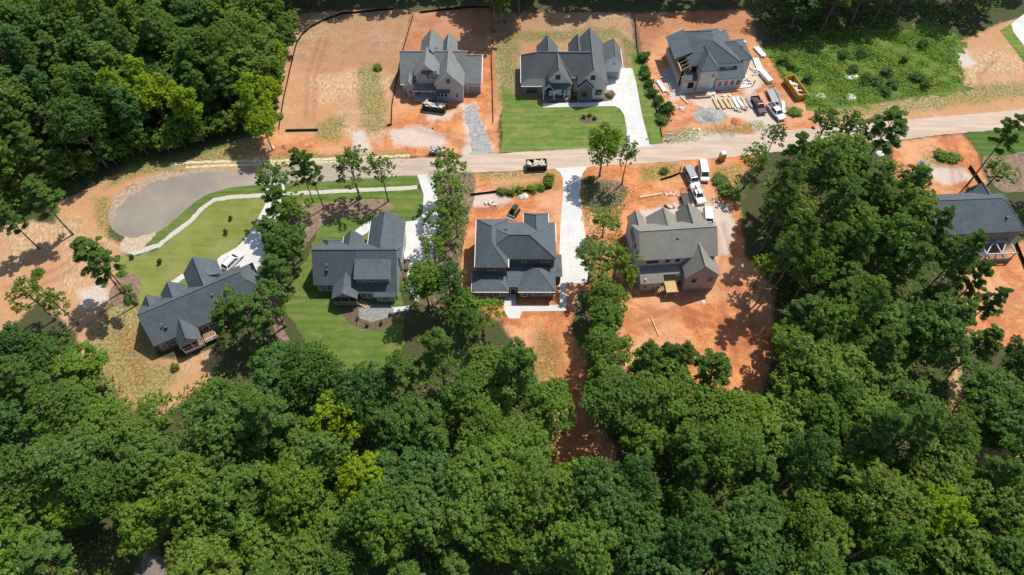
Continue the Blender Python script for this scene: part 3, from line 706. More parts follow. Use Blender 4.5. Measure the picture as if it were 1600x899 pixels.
# -- leftmost house, turned 30 degrees
h = House('suburban_house', (-66.4, 60.3, 0), 30, 'slate roofed brown brick house set at an angle beside the turning circle', 'roof_slate', 'brick_brown', 'fascia_dark')
h.gx(0, 19.5, 0, 10, 3.2, 3.3, 4.9, 7.6)
h.gy(9.3, 16.0, 5.0, 13.0, 3.9, 3.9, 12.6, 7.5)
h.gy(4.1, 9.0, 4, 10.7, 3.5, 3.5, 6.6, 6.3)
h.gy(.3, 3.9, 4.5, 10.3, 3.3, 3.3, 2.2, 5.6)
h.hip(16.5, 22, 2.2, 9.5, 3.1, 5.6)
h.gy(4.0, 8.2, -2.9, 3, 3.0, 3.0, 6.1, 5.3, walls=False)
h.posts([(4.3, -2.5), (6.1, -2.5), (7.9, -2.5)], .5, 2.9)
sc_ = MB(); sc_.box(4.3, 7.9, -2.46, -2.42, .4, 1.2); sc_.box(4.3, 7.9, -2.47, -2.41, 1.9, 2.0); sc_.build('porch_rail', M['white'], h.root)
gb = MB(); gb.prism([(4.5, 2.95), (7.7, 2.95), (6.1, 5.0)], 'y', -2.5, -2.42); gb.build('gable_panel', M['sid_grey'], h.root)
h.deck(4.2, 8.0, -2.6, .3, .5, 'wood_brown', name='porch_floor')
h.deck(8.2, 10.6, -2.4, .3, 1.0, 'wood_brown', rail=[((8.3, -2.35), (10.5, -2.35)), ((10.5, -2.35), (10.5, -1.2))])
h.stairs(10.6, -.8, 1.0, 3.2, -.3, 6, 1.1, 'wood_brown')
for x in (1.3, 3.0): h.win(x, .35, 1.7, .9, 1.3)
h.win(9.2, .35, 1.9, 1.0, 1.6); h.win(10.6, .35, 1.9, 1.0, 1.6); h.win(14, .35, 1.8, 1.6, 1.3, mull=2)
h.win(.35, 3.5, 1.8, .9, 1.4, 'W'); h.win(2.1, 9.95, 1.8, 1.4, 1.4, 'N'); h.win(6.6, 10.35, 1.8, 1.6, 1.4, 'N')
h.garage(15.65 - 2.9, 12.65, 0, 4.6, face='N')
h.rf.shell([[(13.6, 8.0, 6.55), (15.9, 8.0, 5.5), (15.9, 9.6, 5.5), (13.6, 9.6, 6.6)]]); h.wall('sid_grey').prism([(8.15, 3.8), (9.45, 3.8), (9.45, 5.45), (8.15, 5.45)], 'x', 13.6, 15.6)
h.vent(3.1, 2.0, 5.4); h.vent(3.4, 1.6, 5.0, 1); h.vent(13.2, 3.2, 6.2)
h.done()

# -- second house
h = House('suburban_house', (0, 0, 0), 0, 'slate roofed pale house with a long shed dormer and fan shaped patio behind', 'roof_slate', 'sid_blue', 'white')
h.gx(-39, -30.2, 74.1, 84.2, 3.2, 3.5, 79, 8.2)
h.gx(-30.4, -22.4, 72.4, 84.2, 2.85, 3.5, 79, 8.2)
h.gy(-29.2, -22.0, 79.5, 89.3, 4.3, 4.3, -25.7, 7.7, wm='sid_white')
h.gy(-34.5, -30.4, 80, 85.8, 3.5, 3.5, -32.4, 5.8, wm='sid_white')
h.hip(-38.7, -34.8, 79.5, 85.1, 3.4, 5.4, wm='sid_white')
h.shed(-30.6, -23.6, 73.7, 77.7, 5.75, 7.05, base=3.0)
h.gy(-35.1, -30.1, 71.0, 76.0, 3.0, 3.0, -32.5, 4.9, walls=False)
for a_, b_ in ((-34.7, -33.5), (-33.3, -31.9), (-31.7, -30.5)): q_ = MB(); q_.box(a_, b_, 71.28, 71.32, .5, 2.9); q_.build('insect_screen', M['screen'], h.root)
h.posts([(-34.8, 71.3), (-33.4, 71.3), (-31.8, 71.3), (-30.4, 71.3)], .4, 2.9, .14, 'wood_brown')
gb = MB(); gb.prism([(-34.6, 2.9), (-30.6, 2.9), (-32.5, 4.6)], 'y', 71.35, 71.42); gb.build('gable_panel', M['sid_blue'], h.root)
h.deck(-34.9, -30.3, 71.1, 74.6, .5, 'wood_brown', rail=[((-34.8, 71.2), (-30.4, 71.2))], name='porch_floor')
h.stairs(-30.3, 72.0, .6, 1.7, -.9, 4, 1.1, 'deck')
h.shed(-27.0, -22.8, 71.7, 74, 2.6, 3.5)
for x in (-37.6, -36.2): h.win(x, 74.45, 1.7, .8, 1.3)
h.win(-29.2, 72.75, 1.6, .8, 1.4); h.win(-28.2, 72.75, 1.6, .8, 1.4); h.win(-24.8, 72.0, 1.4, 1.2, 1.2, mull=2)
for x in (-29.4, -27.2, -25.0): h.win(x, 74.0, 4.9, .9, .8)
h.win(-38.65, 78, 1.8, .9, 1.4, 'W'); h.win(-25.7, 88.95, 3.6, 1.2, 1.2, 'N'); h.win(-32.4, 85.45, 1.8, 1.4, 1.4, 'N'); h.win(-36.7, 84.75, 1.8, 1.2, 1.4, 'N')
for y in (81.5, 86.0):
    e_ = MB(); e_.box(-22.36, -22.30, y - 1.4, y + 1.4, 0, 2.3); e_.build('garage_door', M['gar'], h.root)
h.door(-33.4, 85.45, 0, face='N')
h.vent(-36.0, 76.6, 6.1); h.vent(-36.1, 76.0, 5.5, 1)
h.gutter((-34.5, 80.0, 3.45), (-34.5, 85.8, 3.45)); h.gutter((-29.25, 80, 4.2), (-29.25, 89.3, 4.2))
h.done()

# -- third house: hipped, two storeys at the front, dark
h = House('suburban_house', (0, 0, 0), 0, 'two storey dark hip roofed brick house beside the straight white driveway', 'roof_slate', 'brick_brown', 'fascia_grey')
h.hip(-6.9, 8.7, 77.9, 87.0, 6.6, 10.0, ends=((-.6, 81.3), (3.4, 81.3)))
h.hip(-7.2, -.7, 75.9, 87.9, 6.55, 9.3, ends=((-3.9, 79.8), (-3.9, 83.9)))
h.hip(2.4, 7.4, 81, 89.5, 6.5, 8.9)
h.hip(-.8, 2.6, 84, 87.4, 5.7, 7.0, ends=((.9, 85), (.9, 85.6)))
h.hip(-7.9, -.6, 72.5, 77.4, 3.1, 4.35, ends=((-5.0, 76.1), (-3.5, 76.1)))
h.hip(1.1, 8.6, 72.5, 79.6, 3.1, 4.9, ends=((4.7, 76.6), (5.2, 76.6)), wm='brick_red')
h.shed(-.9, 1.5, 73.6, 79.0, 3.15, 4.5, walls=False)
h.shed(-1.0, 4.6, 74.0, 79.0, 3.2, 4.4, base=0)
h.shed(8.4, 10.0, 76.2, 81.4, 3.0, 3.25)
h.win(2.4, 78.25, 5.5, .8, 1.0); h.win(6.5, 78.25, 5.5, 1.4, 1.0, mull=2); h.win(-4, 76.25, 5.5, 1.4, .9, mull=2)
h.win(-5.8, 72.85, 1.6, 1.0, 1.4); h.win(-3.0, 72.85, 1.6, 1.0, 1.4); h.win(5.8, 72.85, 1.9, 3.4, .7, mull=3); h.win(2.5, 72.85, 1.6, .9, 1.3)
h.door(.2, 73.9, 0.0); h.win(-6.85, 81, 4.3, .9, 1.3, 'W'); h.win(-6.85, 84, 4.3, .9, 1.3, 'W'); h.win(-6.95, 79, 1.6, .9, 1.4, 'W')
h.win(4.9, 89.15, 4.4, 1.6, 1.3, 'N', 2); h.win(-4, 87.55, 4.4, 1.6, 1.3, 'N', 2); h.door(.9, 87.05, 0, face='N'); h.win(4.9, 89.15, 1.5, 1.6, 1.4, 'N', 2)
for x in (-7.25,): h.gutter((x, 75.95, 6.45), (x, 87.8, 6.45))
h.gutter((-7.85, 72.45, 3.0), (-.65, 72.45, 3.0)); h.gutter((1.15, 72.45, 3.0), (8.55, 72.45, 3.0)); h.gutter((-.64, 75.9, 6.5), (-.64, 78.0, 6.5)); h.gutter((7.44, 86.4, 6.4), (7.44, 89.4, 6.4)); h.gutter((8.76, 82, 6.5), (8.76, 86.9, 6.5)); h.gutter((2.36, 86.8, 6.4), (2.36, 89.4, 6.4)); h.gutter((-7.9, 72.5, 3.02), (-7.9, 77, 3.02))
h.vent(-1.2, 83.4, 9.0, 1)
h.done()

# -- fourth house
h = House('suburban_house', (25.5, 74.3, 0), 4.5, 'taupe shingled house with pale siding and a small wooden deck on orange clay', 'roof_taupe', 'sid_lilac', 'fascia_grey')
h.gx(-.4, 15.0, 2.9, 12.3, 7.0, 6.4, 7.4, 10.6, wm='sid_lav')
h.gy(-.6, 2.8, 9, 15.4, 5.2, 5.2, 1.0, 7.2, wm='sid_lav')
h.gy(3.1, 9.3, 9, 14.7, 5.6, 5.6, 6.3, 8.4, wm='sid_lav')
h.gy(9.5, 14.9, 9, 15.6, 5.4, 5.4, 11.6, 8.3, wm='sid_lav')
h.gy(8.2, 15.2, -.6, 7.6, 5.0, 5.0, 11.4, 8.7)
h.shed(-.2, 4.5, 0, 3.6, 3.1, 4.8)
h.shed(4.0, 8.6, 1.4, 3.6, 3.8, 4.8, wm='sid_lav')
h.deck(4.8, 7.2, -1.8, .9, 2.3, 'deck'); h.deck(4.3, 8.4, .9, 1.6, 2.3, 'deck', name='porch_floor', posts=False)
h.stairs(5.0, -.4, 2.2, -2.3, .1, 8, 1.0, 'deck')
for x in (1.5, 2.3, 3.1): h.win(x, 3.25, 5.9, .6, .85, frame='fascia_dark')
h.win(5.3, 3.25, 5.9, .7, .85, frame='fascia_dark'); h.win(7.3, 3.25, 5.9, .7, .85, frame='fascia_dark')
for x in (5.0, 5.8, 6.6): h.win(x, 1.7, 3.2, .55, .8, frame='fascia_dark')
h.win(10.3, -.25, 3.6, .8, 1.2, frame='fascia_dark'); h.win(13.5, -.25, 3.6, .8, 1.2, frame='fascia_dark')
h.win(-.05, 6.0, 4.9, .7, 1.2, 'W', frame='fascia_dark'); h.win(-.05, 8.0, 4.9, .7, 1.2, 'W', frame='fascia_dark')
h.win(.2, 10, 1.9, .8, 1.2, 'W', frame='fascia_dark')
h.door(2.6, .3, .1, m='gar'); h.win(.9, .3, 1.6, .8, 1.1)
h.garage(12.2, 15.25, 0, 4.2, face='N'); h.win(6.3, 14.35, 4.6, 1.4, 1.2, 'N', 2); h.door(6.3, 14.35, 0, face='N')
h.vent(.6, 11.2, 7.1, 1); h.vent(7.2, 6.0, 9.4, 1); h.vent(.8, .6, 3.4); h.vent(14.6, 9.6, 8.7)
h.done()

# -- rightmost house
h = House('suburban_house', (84.3, 80.6, 0), 3, 'dark roofed house with an unfinished porch frame near the right edge', 'roof_slate', 'brick_grey', 'fascia_dark')
h.gx(0, 15.5, 3.6, 14.2, 5.9, 5.9, 9.6, 9.6)
h.hip(12.5, 20.0, 3.9, 14.0, 5.6, 9.3, ends=((14.6, 9.4), (16.2, 9.4)), west=False)
h.gy(12.6, 17.6, 8, 15.6, 5.4, 5.4, 15.2, 7.6)
h.hip(0.6, 4.4, 9, 15.6, 3.4, 5.6); h.hip(6.2, 12.0, 9, 15.6, 3.4, 5.8)
h.shed(5.2, 11.8, .1, 3.9, 2.9, 3.9)
h.posts([(12.6, .6), (18.3, .6), (18.3, 3.8)], 0, 2.7, .2, 'fascia_grey')
fr = MB()
for a, b in (((12.0, .6), (18.6, .6)), ((12.0, 3.6), (18.6, 3.6)), ((12.2, .5), (12.2, 4.2)), ((18.3, .5), (18.3, 4.2)), ((12.3, .8), (15.3, 4.0)), ((15.3, .7), (15.3, 4.1)), ((15.5, .8), (18.1, 4.0))):
    fr.bar((*a, 2.75), (*b, 2.75), .22, .2)
fr.build('porch_frame', M['fascia_grey'], h.root)
h.deck(12.2, 18.4, .5, 4.1, .5, 'wood_brown', name='porch_floor')
bw = MB(); bw.box(12.1, 18.5, .35, .48, -.1, 1.2); bw.build('brick_skirt', M['brick_grey'], h.root)
for x in (6.3, 8.0, 9.8): h.win(x, 3.95, 4.8, .9, .9)
for x in (13.0, 16.0): h.win(x, 4.25, 1.7, 1.3, 1.5, mull=2)
h.win(.35, 7, 4.2, .9, 1.3, 'W'); h.win(19.65, 8, 4.2, .9, 1.3, 'E'); h.win(9.1, 15.25, 1.7, 1.4, 1.4, 'N')
h.vent(16.2, 6.2, 7.4, 1)
h.done()

# -- far row, left: grey cross gabled house
h = House('suburban_house', (0, 0, 0), 0, 'grey steep gabled house behind the debris skip on the far side of the road', 'roof_grey', 'sid_grey', 'white')
h.gx(-27.2, -11.2, 132.6, 144.8, 3.2, 3.6, 138.5, 8.3)
h.gx(-12.2, -7.4, 132.8, 143.5, 3.5, 3.5, 138.0, 7.6)
h.gy(-23.5, -17.3, 132.3, 139, 6.1, 6.1, -20.5, 9.1, base=2.8)
h.gy(-18.6, -11.5, 129.8, 139, 5.0, 5.0, -15.2, 9.0)
h.gy(-22.7, -16.9, 138, 146.2, 5.6, 5.6, -19.8, 9.2); h.gy(-17.3, -13.6, 138, 145.4, 5.6, 5.6, -15.6, 8.6)
h.gy(-26.0, -23.6, 131.2, 135.5, 3.6, 3.6, -24.8, 5.0, wm='sid_lilac')
h.shed(-24.0, -17.9, 130.4, 132.9, 2.95, 3.5, walls=False)
h.posts([(-23.8, 130.7), (-21.8, 130.7), (-19.6, 130.7), (-18.9, 130.7)], .2, 2.85, .2, 'sid_lilac')
pf = MB(); pf.box(-24.0, -18.3, 130.4, 133.0, -.1, .25); pf.build('porch_floor', M['concrete'], h.root)
aw = MB(); aw.shell([[(-18.4, 129.3, 3.35), (-15.0, 129.3, 3.35), (-15.0, 130.15, 3.75), (-18.4, 130.15, 3.75)]]); aw.build('awning', M['roof_slate'], h.root)
aw = MB(); aw.shell([[(-21.6, 131.9, 6.9), (-17.9, 131.9, 6.9), (-17.9, 132.62, 7.3), (-21.6, 132.62, 7.3)]]); aw.build('awning', M['roof_slate'], h.root)
for x in (-17.8, -16.9, -16.0): h.win(x, 130.15, 2.3, .62, 1.5, mull=0)
h.win(-13.3, 130.15, 2.0, .8, 1.3); h.win(-15.2, 130.15, 6.2, .8, 1.1, frame='brick_red')
h.win(-19.7, 132.65, 5.6, 1.9, 1.3, mull=1); h.win(-22.2, 132.65, 5.6, .6, .9)
h.win(-24.8, 131.55, 1.8, .9, 1.2); h.win(-21.0, 132.95, 1.7, 1.6, 1.6, mull=2); h.door(-22.8, 132.95, .2); h.win(-26.85, 137, 1.8, .9, 1.3, 'W')
h.garage(-9.3, 133.15, 0, 3.0)
h.win(-19.8, 145.85, 5.0, 1.2, 1.2, 'N'); h.win(-15.6, 145.05, 4.6, 1, 1.2, 'N'); h.door(-12.4, 144.4, 0, face='N')
h.vent(-21.0, 141.5, 8.9); h.vent(-18.5, 140.2, 7.9); h.vent(-18.1, 140.2, 7.7)
h.gutter((-27.2, 132.55, 3.1), (-23.8, 132.55, 3.1)); h.gutter((-7.35, 132.8, 3.4), (-7.35, 143.5, 3.4))
h.done()

# -- far row, middle
h = House('suburban_house', (0, 0, 0), 0, 'rambling dark roofed house with dormer gables behind the bright green lawn', 'roof_dgrey', 'sid_white', 'white')
h.hip(2.2, 15.5, 132.9, 143.5, 3.3, 8.8, ends=((6.3, 137.6), (10.8, 137.6)), wm='brick_grey')
h.gx(9.0, 20.0, 133.2, 143.3, 3.6, 3.6, 137.6, 8.75)
h.gy(8.7, 14.5, 131.6, 138.5, 5.2, 3.8, 11.1, 8.5)
h.gy(7.4, 10.6, 130.3, 133.4, 3.0, 3.0, 9.0, 4.6, walls=False)
h.gy(15.8, 23.0, 130.6, 146.5, 4.9, 4.9, 19.3, 9.2)
h.gy(15.6, 19.8, 129.9, 132.5, 3.9, 3.9, 17.6, 6.1, wm='brick_grey')
h.gy(6.2, 11.6, 139, 146.5, 3.6, 3.6, 9.0, 7.2); h.gy(14.2, 18.2, 139, 147.0, 4.0, 4.0, 16.5, 7.2)
h.gy(20.5, 27.4, 138.2, 145.2, 3.9, 3.9, 25.3, 7.1)
h.hip(2.2, 9, 132.0, 137, 3.2, 4.6, walls=True, wm='brick_grey')
h.posts([(7.7, 130.6), (10.3, 130.6), (12.8, 131.0), (14.1, 131.0)], .1, 2.9, .22, 'white')
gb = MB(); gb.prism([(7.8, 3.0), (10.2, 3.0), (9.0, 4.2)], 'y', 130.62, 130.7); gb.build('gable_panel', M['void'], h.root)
aw = MB(); aw.shell([[(9.2, 130.9, 3.2), (14.4, 130.9, 3.2), (14.4, 132.0, 4.2), (9.2, 132.0, 4.2)]]); aw.build('porch_roof', [M['roof_slate']], h.root)
pf = MB(); pf.box(7.3, 14.4, 130.3, 133.2, -.1, .2); pf.build('porch_floor', M['brick_grey'], h.root)
h.win(11.0, 131.95, 5.9, 1.0, 1.2, frame='fascia_dark'); h.win(19.3, 130.95, 6.6, .9, 1.2, frame='fascia_dark')
h.win(21.1, 130.95, 2.2, 1.5, 1.5, frame='fascia_dark', mull=2); h.win(17.6, 130.25, 2.2, 1.1, 1.4, frame='fascia_dark')
h.win(4.8, 132.35, 1.6, 2.4, 1.4, frame='fascia_dark', mull=3); h.door(9.0, 133.25, .2); h.win(12.8, 131.95, 1.8, 1.2, 1.5)
h.garage(25.0, 138.55, 0, 3.2); h.win(14.9, 133.55, 4.0, .8, .7)
h.win(25.2, 138.55, 4.6, .5, .6); h.win(2.55, 138, 1.6, 1, 1.3, 'W'); h.win(9, 146.15, 3.4, 1.2, 1.2, 'N'); h.win(19.3, 146.15, 4.4, 1.2, 1.4, 'N')
h.vent(6.6, 140.5, 6.2); h.vent(5.4, 140.8, 5.6)
h.gutter((2.2, 131.95, 3.1), (7.3, 131.95, 3.1)); h.gutter((27.45, 138.2, 3.8), (27.45, 145.2, 3.8)); h.gutter((2.15, 133, 3.2), (2.15, 143.4, 3.2))
h.done()

# -- far row, right: being framed
h = House('unfinished_house', (42.0, 134.0, 0), 7, 'unfinished dark roofed house with open framing among lumber piles', 'roof_slate', 'wrap', 'fascia_dark')
h.hip(1.6, 14.2, 1.6, 14.4, 6.0, 9.6, ends=((7.5, 6.0), (8.4, 8.4)))
h.hip(8.0, 17.7, 2.8, 10.8, 5.6, 8.2)
h.hip(3.2, 12.4, 8, 15.2, 5.9, 8.2)
h.hip(3.3, 8.0, -1.0, 7, 6.3, 8.6, ends=((5.6, 2.2), (5.6, 5.4)))
h.rf.shell([[(-1.3, 1.2, 5.3), (1.9, 1.2, 6.6), (1.9, 14.3, 6.6), (-1.3, 14.3, 5.3)]][:0] or [[(-1.3, 5.4, 5.4), (3.0, 5.4, 7.2), (3.0, 14.3, 7.2), (-1.3, 14.3, 5.4)]])
h.rf.shell([[(8.0, -.9, 3.4), (15.2, -.9, 3.4), (15.2, 1.0, 4.3), (12.6, 1.0, 4.3), (10.4, 1.0, 4.3), (8.0, 1.0, 4.3)], [(8.0, 1.0, 4.3), (10.4, 1.0, 4.3), (10.4, 2.6, 5.1), (8.0, 2.6, 5.1)], [(12.6, 1.0, 4.3), (15.2, 1.0, 4.3), (15.2, 3.4, 5.4), (12.6, 3.4, 5.4)]])
h.rf.shell([[(-.3, -.6, 3.4), (3.3, -.6, 3.4), (3.3, 1.6, 4.3), (.4, 1.6, 4.3)]])
h.wall().box(8.2, 15.0, -.5, 2.8, 0, 3.2); h.wall().box(0, 3.3, -.2, 1.6, 0, 3.2); h.wall().box(6.2, 7.7, -.7, 1.5, 0, 6.0)
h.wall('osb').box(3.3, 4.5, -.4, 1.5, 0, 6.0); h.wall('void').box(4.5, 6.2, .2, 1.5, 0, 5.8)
fr = MB()      # open stud framing on the west side and under the torn-open eaves
for i in range(19):
    y = 1.8 + i * .66; fr.box(-.45, -.33, y, y + .07, 0, 4.6)
fr.box(-.5, -.3, 1.7, 13.8, 4.6, 4.75); fr.box(-.5, -.3, 1.7, 13.8, 2.6, 2.75)
fr.build('stud_wall', M['wood'], h.root); fr = MB()
for i in range(6): fr.bar((-.4, 1.9 + i * 1.3, 4.7), (1.9, 1.9 + i * 1.3, 6.1), .06, .2)
for i in range(6): fr.box(.3 + i * .5, .4 + i * .5, 1.65, 1.72, 3.2, 6.0)
for x in (15.4, 16.6, 17.2): MB().box(x, x + .14, 3.1, 3.24, 0, 5.4).build('post', M['wood'], h.root)
fr.build('rafters', M['wood'], h.root)
fa = MB(); fa.box(-.62, -.52, 1.7, 13.9, .1, 2.6); fa.build('wall_sheathing', M['sid_grey'], h.root)
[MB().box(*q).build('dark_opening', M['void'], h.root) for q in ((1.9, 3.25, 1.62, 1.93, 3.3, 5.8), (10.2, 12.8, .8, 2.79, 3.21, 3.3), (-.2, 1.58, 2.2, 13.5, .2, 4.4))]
h.win(2.0, -.2, 1.7, 1.2, 1.5, frame='void'); h.win(9.3, -.5, 1.7, .8, 1.3); h.win(10.9, -.5, 1.7, .8, 1.3); h.win(12.5, -.5, 1.7, .8, 1.3); h.win(14.0, -.5, 1.7, .8, 1.3, frame='osb')
h.win(6.95, -.7, 4.6, .6, 1.0); h.win(-.05 + .02, .7, 1.6, .8, 1.2, 'W')
sl_ = MB(); sl_.box(-.6, 17.4, -.9, 14.8, -.1, .15); sl_.build('foundation_slab', M['concrete'], h.root)
for x, y, z in ((8.6, 11.5, 7.6), (7.8, 12.0, 7.4), (8.1, 12.3, 7.2), (16.0, 6.4, 8.1), (12.2, 12.6, 6.9)):
    v = MB(); v.box(x - .3, x + .3, y - .25, y + .25, z - .4, z + .12); v.build('shingle_bundle', M['wrap'], h.root)
h.done()

# -- brown roof at the bottom edge
c9 = at(258, 895, 5.0)
h = House('suburban_house', (c9.x, c9.y, 0), -6, 'house with weathered brown roof showing at the bottom edge between trees', 'roof_brown', 'brick_red', 'fascia_grey')
h.hip(-5.6, 6.4, -9.5, .6, 3.2, 6.6, ends=((-2.2, -3.6), (2.2, -3.6)))
h.gy(-5.2, -.6, -4, 2.2, 3.0, 3.0, -2.6, 5.2)
h.win(0, .25, 1.7, 1.2, 1.3, 'N'); h.win(3.4, .25, 1.7, 1.2, 1.3, 'N'); h.win(-2.9, 1.85, 1.6, 1.2, 1.3, 'N')
h.done()
# ------------------------------------------------------------------ vehicles and site equipment
def wheels(root, xs, w, r=.38, tw=.25):
    for x in xs:
        for s in (-1, 1):
            t = MB(); y0 = s * (w / 2 - tw); y1 = s * (w / 2 + .01)
            t.tube((x, y0, r), (x, y1, r), r, n=16); wo_ = t.build('wheel', M['rubber'], root, smooth=False)
            q = MB(); q.tube((x, y1, r), (x, y1 + s * .015, r), r * .6, n=12); q.build('rim', M['rim'], wo_)
def quadbox(mb, P, t=.02):
    P = [Vector(p) for p in P]; n = (P[1] - P[0]).cross(P[3] - P[0]).normalized() * t
    mb.add([p for p in P] + [p + n for p in P], [(3, 2, 1, 0), (4, 5, 6, 7), (0, 1, 5, 4), (1, 2, 6, 5), (2, 3, 7, 6), (3, 0, 4, 7)])
def cabin(root, a, b, z0, z1, paint, rear=True, sides=1, name='cab'):
    """glazed cabin: a,b=(x0,x1,half width) at the bottom / top"""
    m = MB(); m.frus((a[0], a[1], -a[2], a[2]), (b[0], b[1], -b[2], b[2]), z0, z1); cb = m.build(name, paint, root, bevel=.06)
    def L(t, P, Q): return Vector(P).lerp(Vector(Q), t)
    def pane(nm, p00, p10, p11, p01, u0=.08, u1=.92, v0=.12, v1=.9):
        q = []
        for u, v in ((u0, v0), (u1, v0), (u1, v1), (u0, v1)): q.append(L(v, L(u, p00, p10), L(u, p01, p11)))
        g = MB(); quadbox(g, q, .018); g.build(nm, M['glass'], cb)
    pane('windscreen', (a[1], -a[2], z0), (a[1], a[2], z0), (b[1], b[2], z1), (b[1], -b[2], z1))
    if rear: pane('rear_window', (a[0], a[2], z0), (a[0], -a[2], z0), (b[0], -b[2], z1), (b[0], b[2], z1))
    for k in range(sides):
        u0, u1 = .06 + .9 * k / sides, .9 * (k + 1) / sides + .03
        pane('side_window', (a[0], -a[2], z0), (a[1], -a[2], z0), (b[1], -b[2], z1), (b[0], -b[2], z1), u0, u1)
        pane('side_window', (a[1], a[2], z0), (a[0], a[2], z0), (b[0], b[2], z1), (b[1], b[2], z1), 1 - u1, 1 - u0)
    return cb
def lights(root, x0, x1, w, z):
    for s in (-1, 1):
        m = MB(); m.box(x1 - .03, x1 + .02, s * (w / 2 - .2) - .14, s * (w / 2 - .2) + .14, z - .08, z + .08); m.build('headlight', M['lamp'], root)
        m = MB(); m.box(x0 - .02, x0 + .03, s * (w / 2 - .15) - .08, s * (w / 2 - .15) + .08, z - .1, z + .1); m.build('tail_light', M['redlamp'], root)
def pickup(px, ang, label, paint, rack=False, L_=5.8):
    root = empty('pickup_truck', at(*px), R(ang), label, 'pickup truck'); w = 2.0; h_ = L_ / 2
    b = MB(); b.prism([(-h_, .45), (h_, .45), (h_, .85), (h_ - .15, 1.0), (h_ - 1.5, 1.08), (h_ - 1.5, 1.1), (-h_ + 1.9, 1.1), (-h_ + 1.9, .75), (-h_, .75)], 'y', -w / 2, w / 2); bo = b.build('body', paint, root, bevel=.07)
    s_ = MB(); s_.box(-h_, -h_ + 1.9, w / 2 - .1, w / 2, .76, 1.15); s_.box(-h_, -h_ + 1.9, -w / 2, -w / 2 + .1, .76, 1.15); s_.box(-h_, -h_ + .08, -w / 2 + .1, w / 2 - .1, .76, 1.13)
    s_.build('bed_wall', paint, root); l = MB(); l.box(-h_ + .1, -h_ + 1.88, -w / 2 + .12, w / 2 - .12, .76, .80); l.build('bed_liner', M['metal_dark'], root)
    cabin(root, (-h_ + 1.9, h_ - 1.35, w / 2 - .06), (-h_ + 2.15, h_ - 2.2, w / 2 - .25), 1.09, 1.78, paint, sides=2)
    wheels(root, (-h_ + 1.1, h_ - 1.05), w, .4); lights(root, -h_, h_, w, .8)
    for s in (-1, 1): m = MB(); m.box(h_ - 1.75, h_ - 1.6, s * (w / 2 + .12) - .1, s * (w / 2 + .12) + .1, 1.1, 1.28); m.build('mirror', paint, root)
    if rack:
        r = MB()
        for x in (-h_ + .1, -h_ + 1.8, h_ - 2.4):
            for s in (-1, 1): r.bar((x, s * .95, 1.1), (x, s * .95, 1.95), .06, .06)
            r.bar((x, -.95, 1.97), (x, .95, 1.97), .06, .06)
        for s in (-1, 1): r.bar((-h_, s * .95, 2.0), (h_ - 2.2, s * .95, 2.0), .06, .06)
        r.build('ladder_rack', M['steel'], root)
        for q in ((-h_ + .2, -h_ + 1.2, -.85, -.3, .81, 1.3), (-h_ + .3, -h_ + 1.6, .3, .8, .81, 1.25), (-.4, 1.0, -.25, .25, 2.04, 2.1)): r = MB(); r.box(*q); r.build('tool_box', M['white'], root)
    return root
def van(px, ang, label, paint, L_=5.9, hgt=2.3, w=2.0):
    root = empty('van', at(*px), R(ang), label, 'van'); h_ = L_ / 2
    b = MB(); b.prism([(-h_, .4), (h_, .4), (h_, .95), (h_ - .9, 1.2), (-h_, 1.2)], 'y', -w / 2, w / 2); b.build('body', paint, root, bevel=.08)
    cabin(root, (-h_ + .01, h_ - .75, w / 2 - .02), (-h_ + .12, h_ - 1.6, w / 2 - .16), 1.18, hgt, paint, sides=3, name='roof_and_cab')
    wheels(root, (-h_ + 1.1, h_ - 1.0), w, .37); lights(root, -h_, h_, w, .85)
    for s in (-1, 1): m = MB(); m.box(h_ - 1.15, h_ - 1.0, s * (w / 2 + .14) - .1, s * (w / 2 + .14) + .1, 1.15, 1.4); m.build('mirror', M['metal_dark'], root)
    return root
def suv(px, ang, label, paint):
    root = empty('car', at(*px), R(ang), label, 'car'); h_, w = 2.45, 1.9
    b = MB(); b.prism([(-h_, .35), (h_, .35), (h_, .8), (h_ - .2, .95), (h_ - 1.2, 1.05), (-h_ + .05, 1.05), (-h_, .9)], 'y', -w / 2, w / 2); b.build('body', paint, root, bevel=.09)
    cabin(root, (-h_ + .1, h_ - 1.1, w / 2 - .04), (-h_ + .55, h_ - 1.95, w / 2 - .24), 1.03, 1.68, paint, sides=3)
    wheels(root, (-h_ + .85, h_ - .9), w, .36); lights(root, -h_, h_, w, .75)
    r = MB()
    for s in (-1, 1): r.bar((-1.6, s * .62, 1.74), (.3, s * .62, 1.74), .05, .05)
    r.build('roof_rail', M['metal_dark'], root)
    for s in (-1, 1): m = MB(); m.box(h_ - 1.6, h_ - 1.45, s * (w / 2 + .1) - .09, s * (w / 2 + .1) + .09, 1.0, 1.15); m.build('mirror', paint, root)
    return root
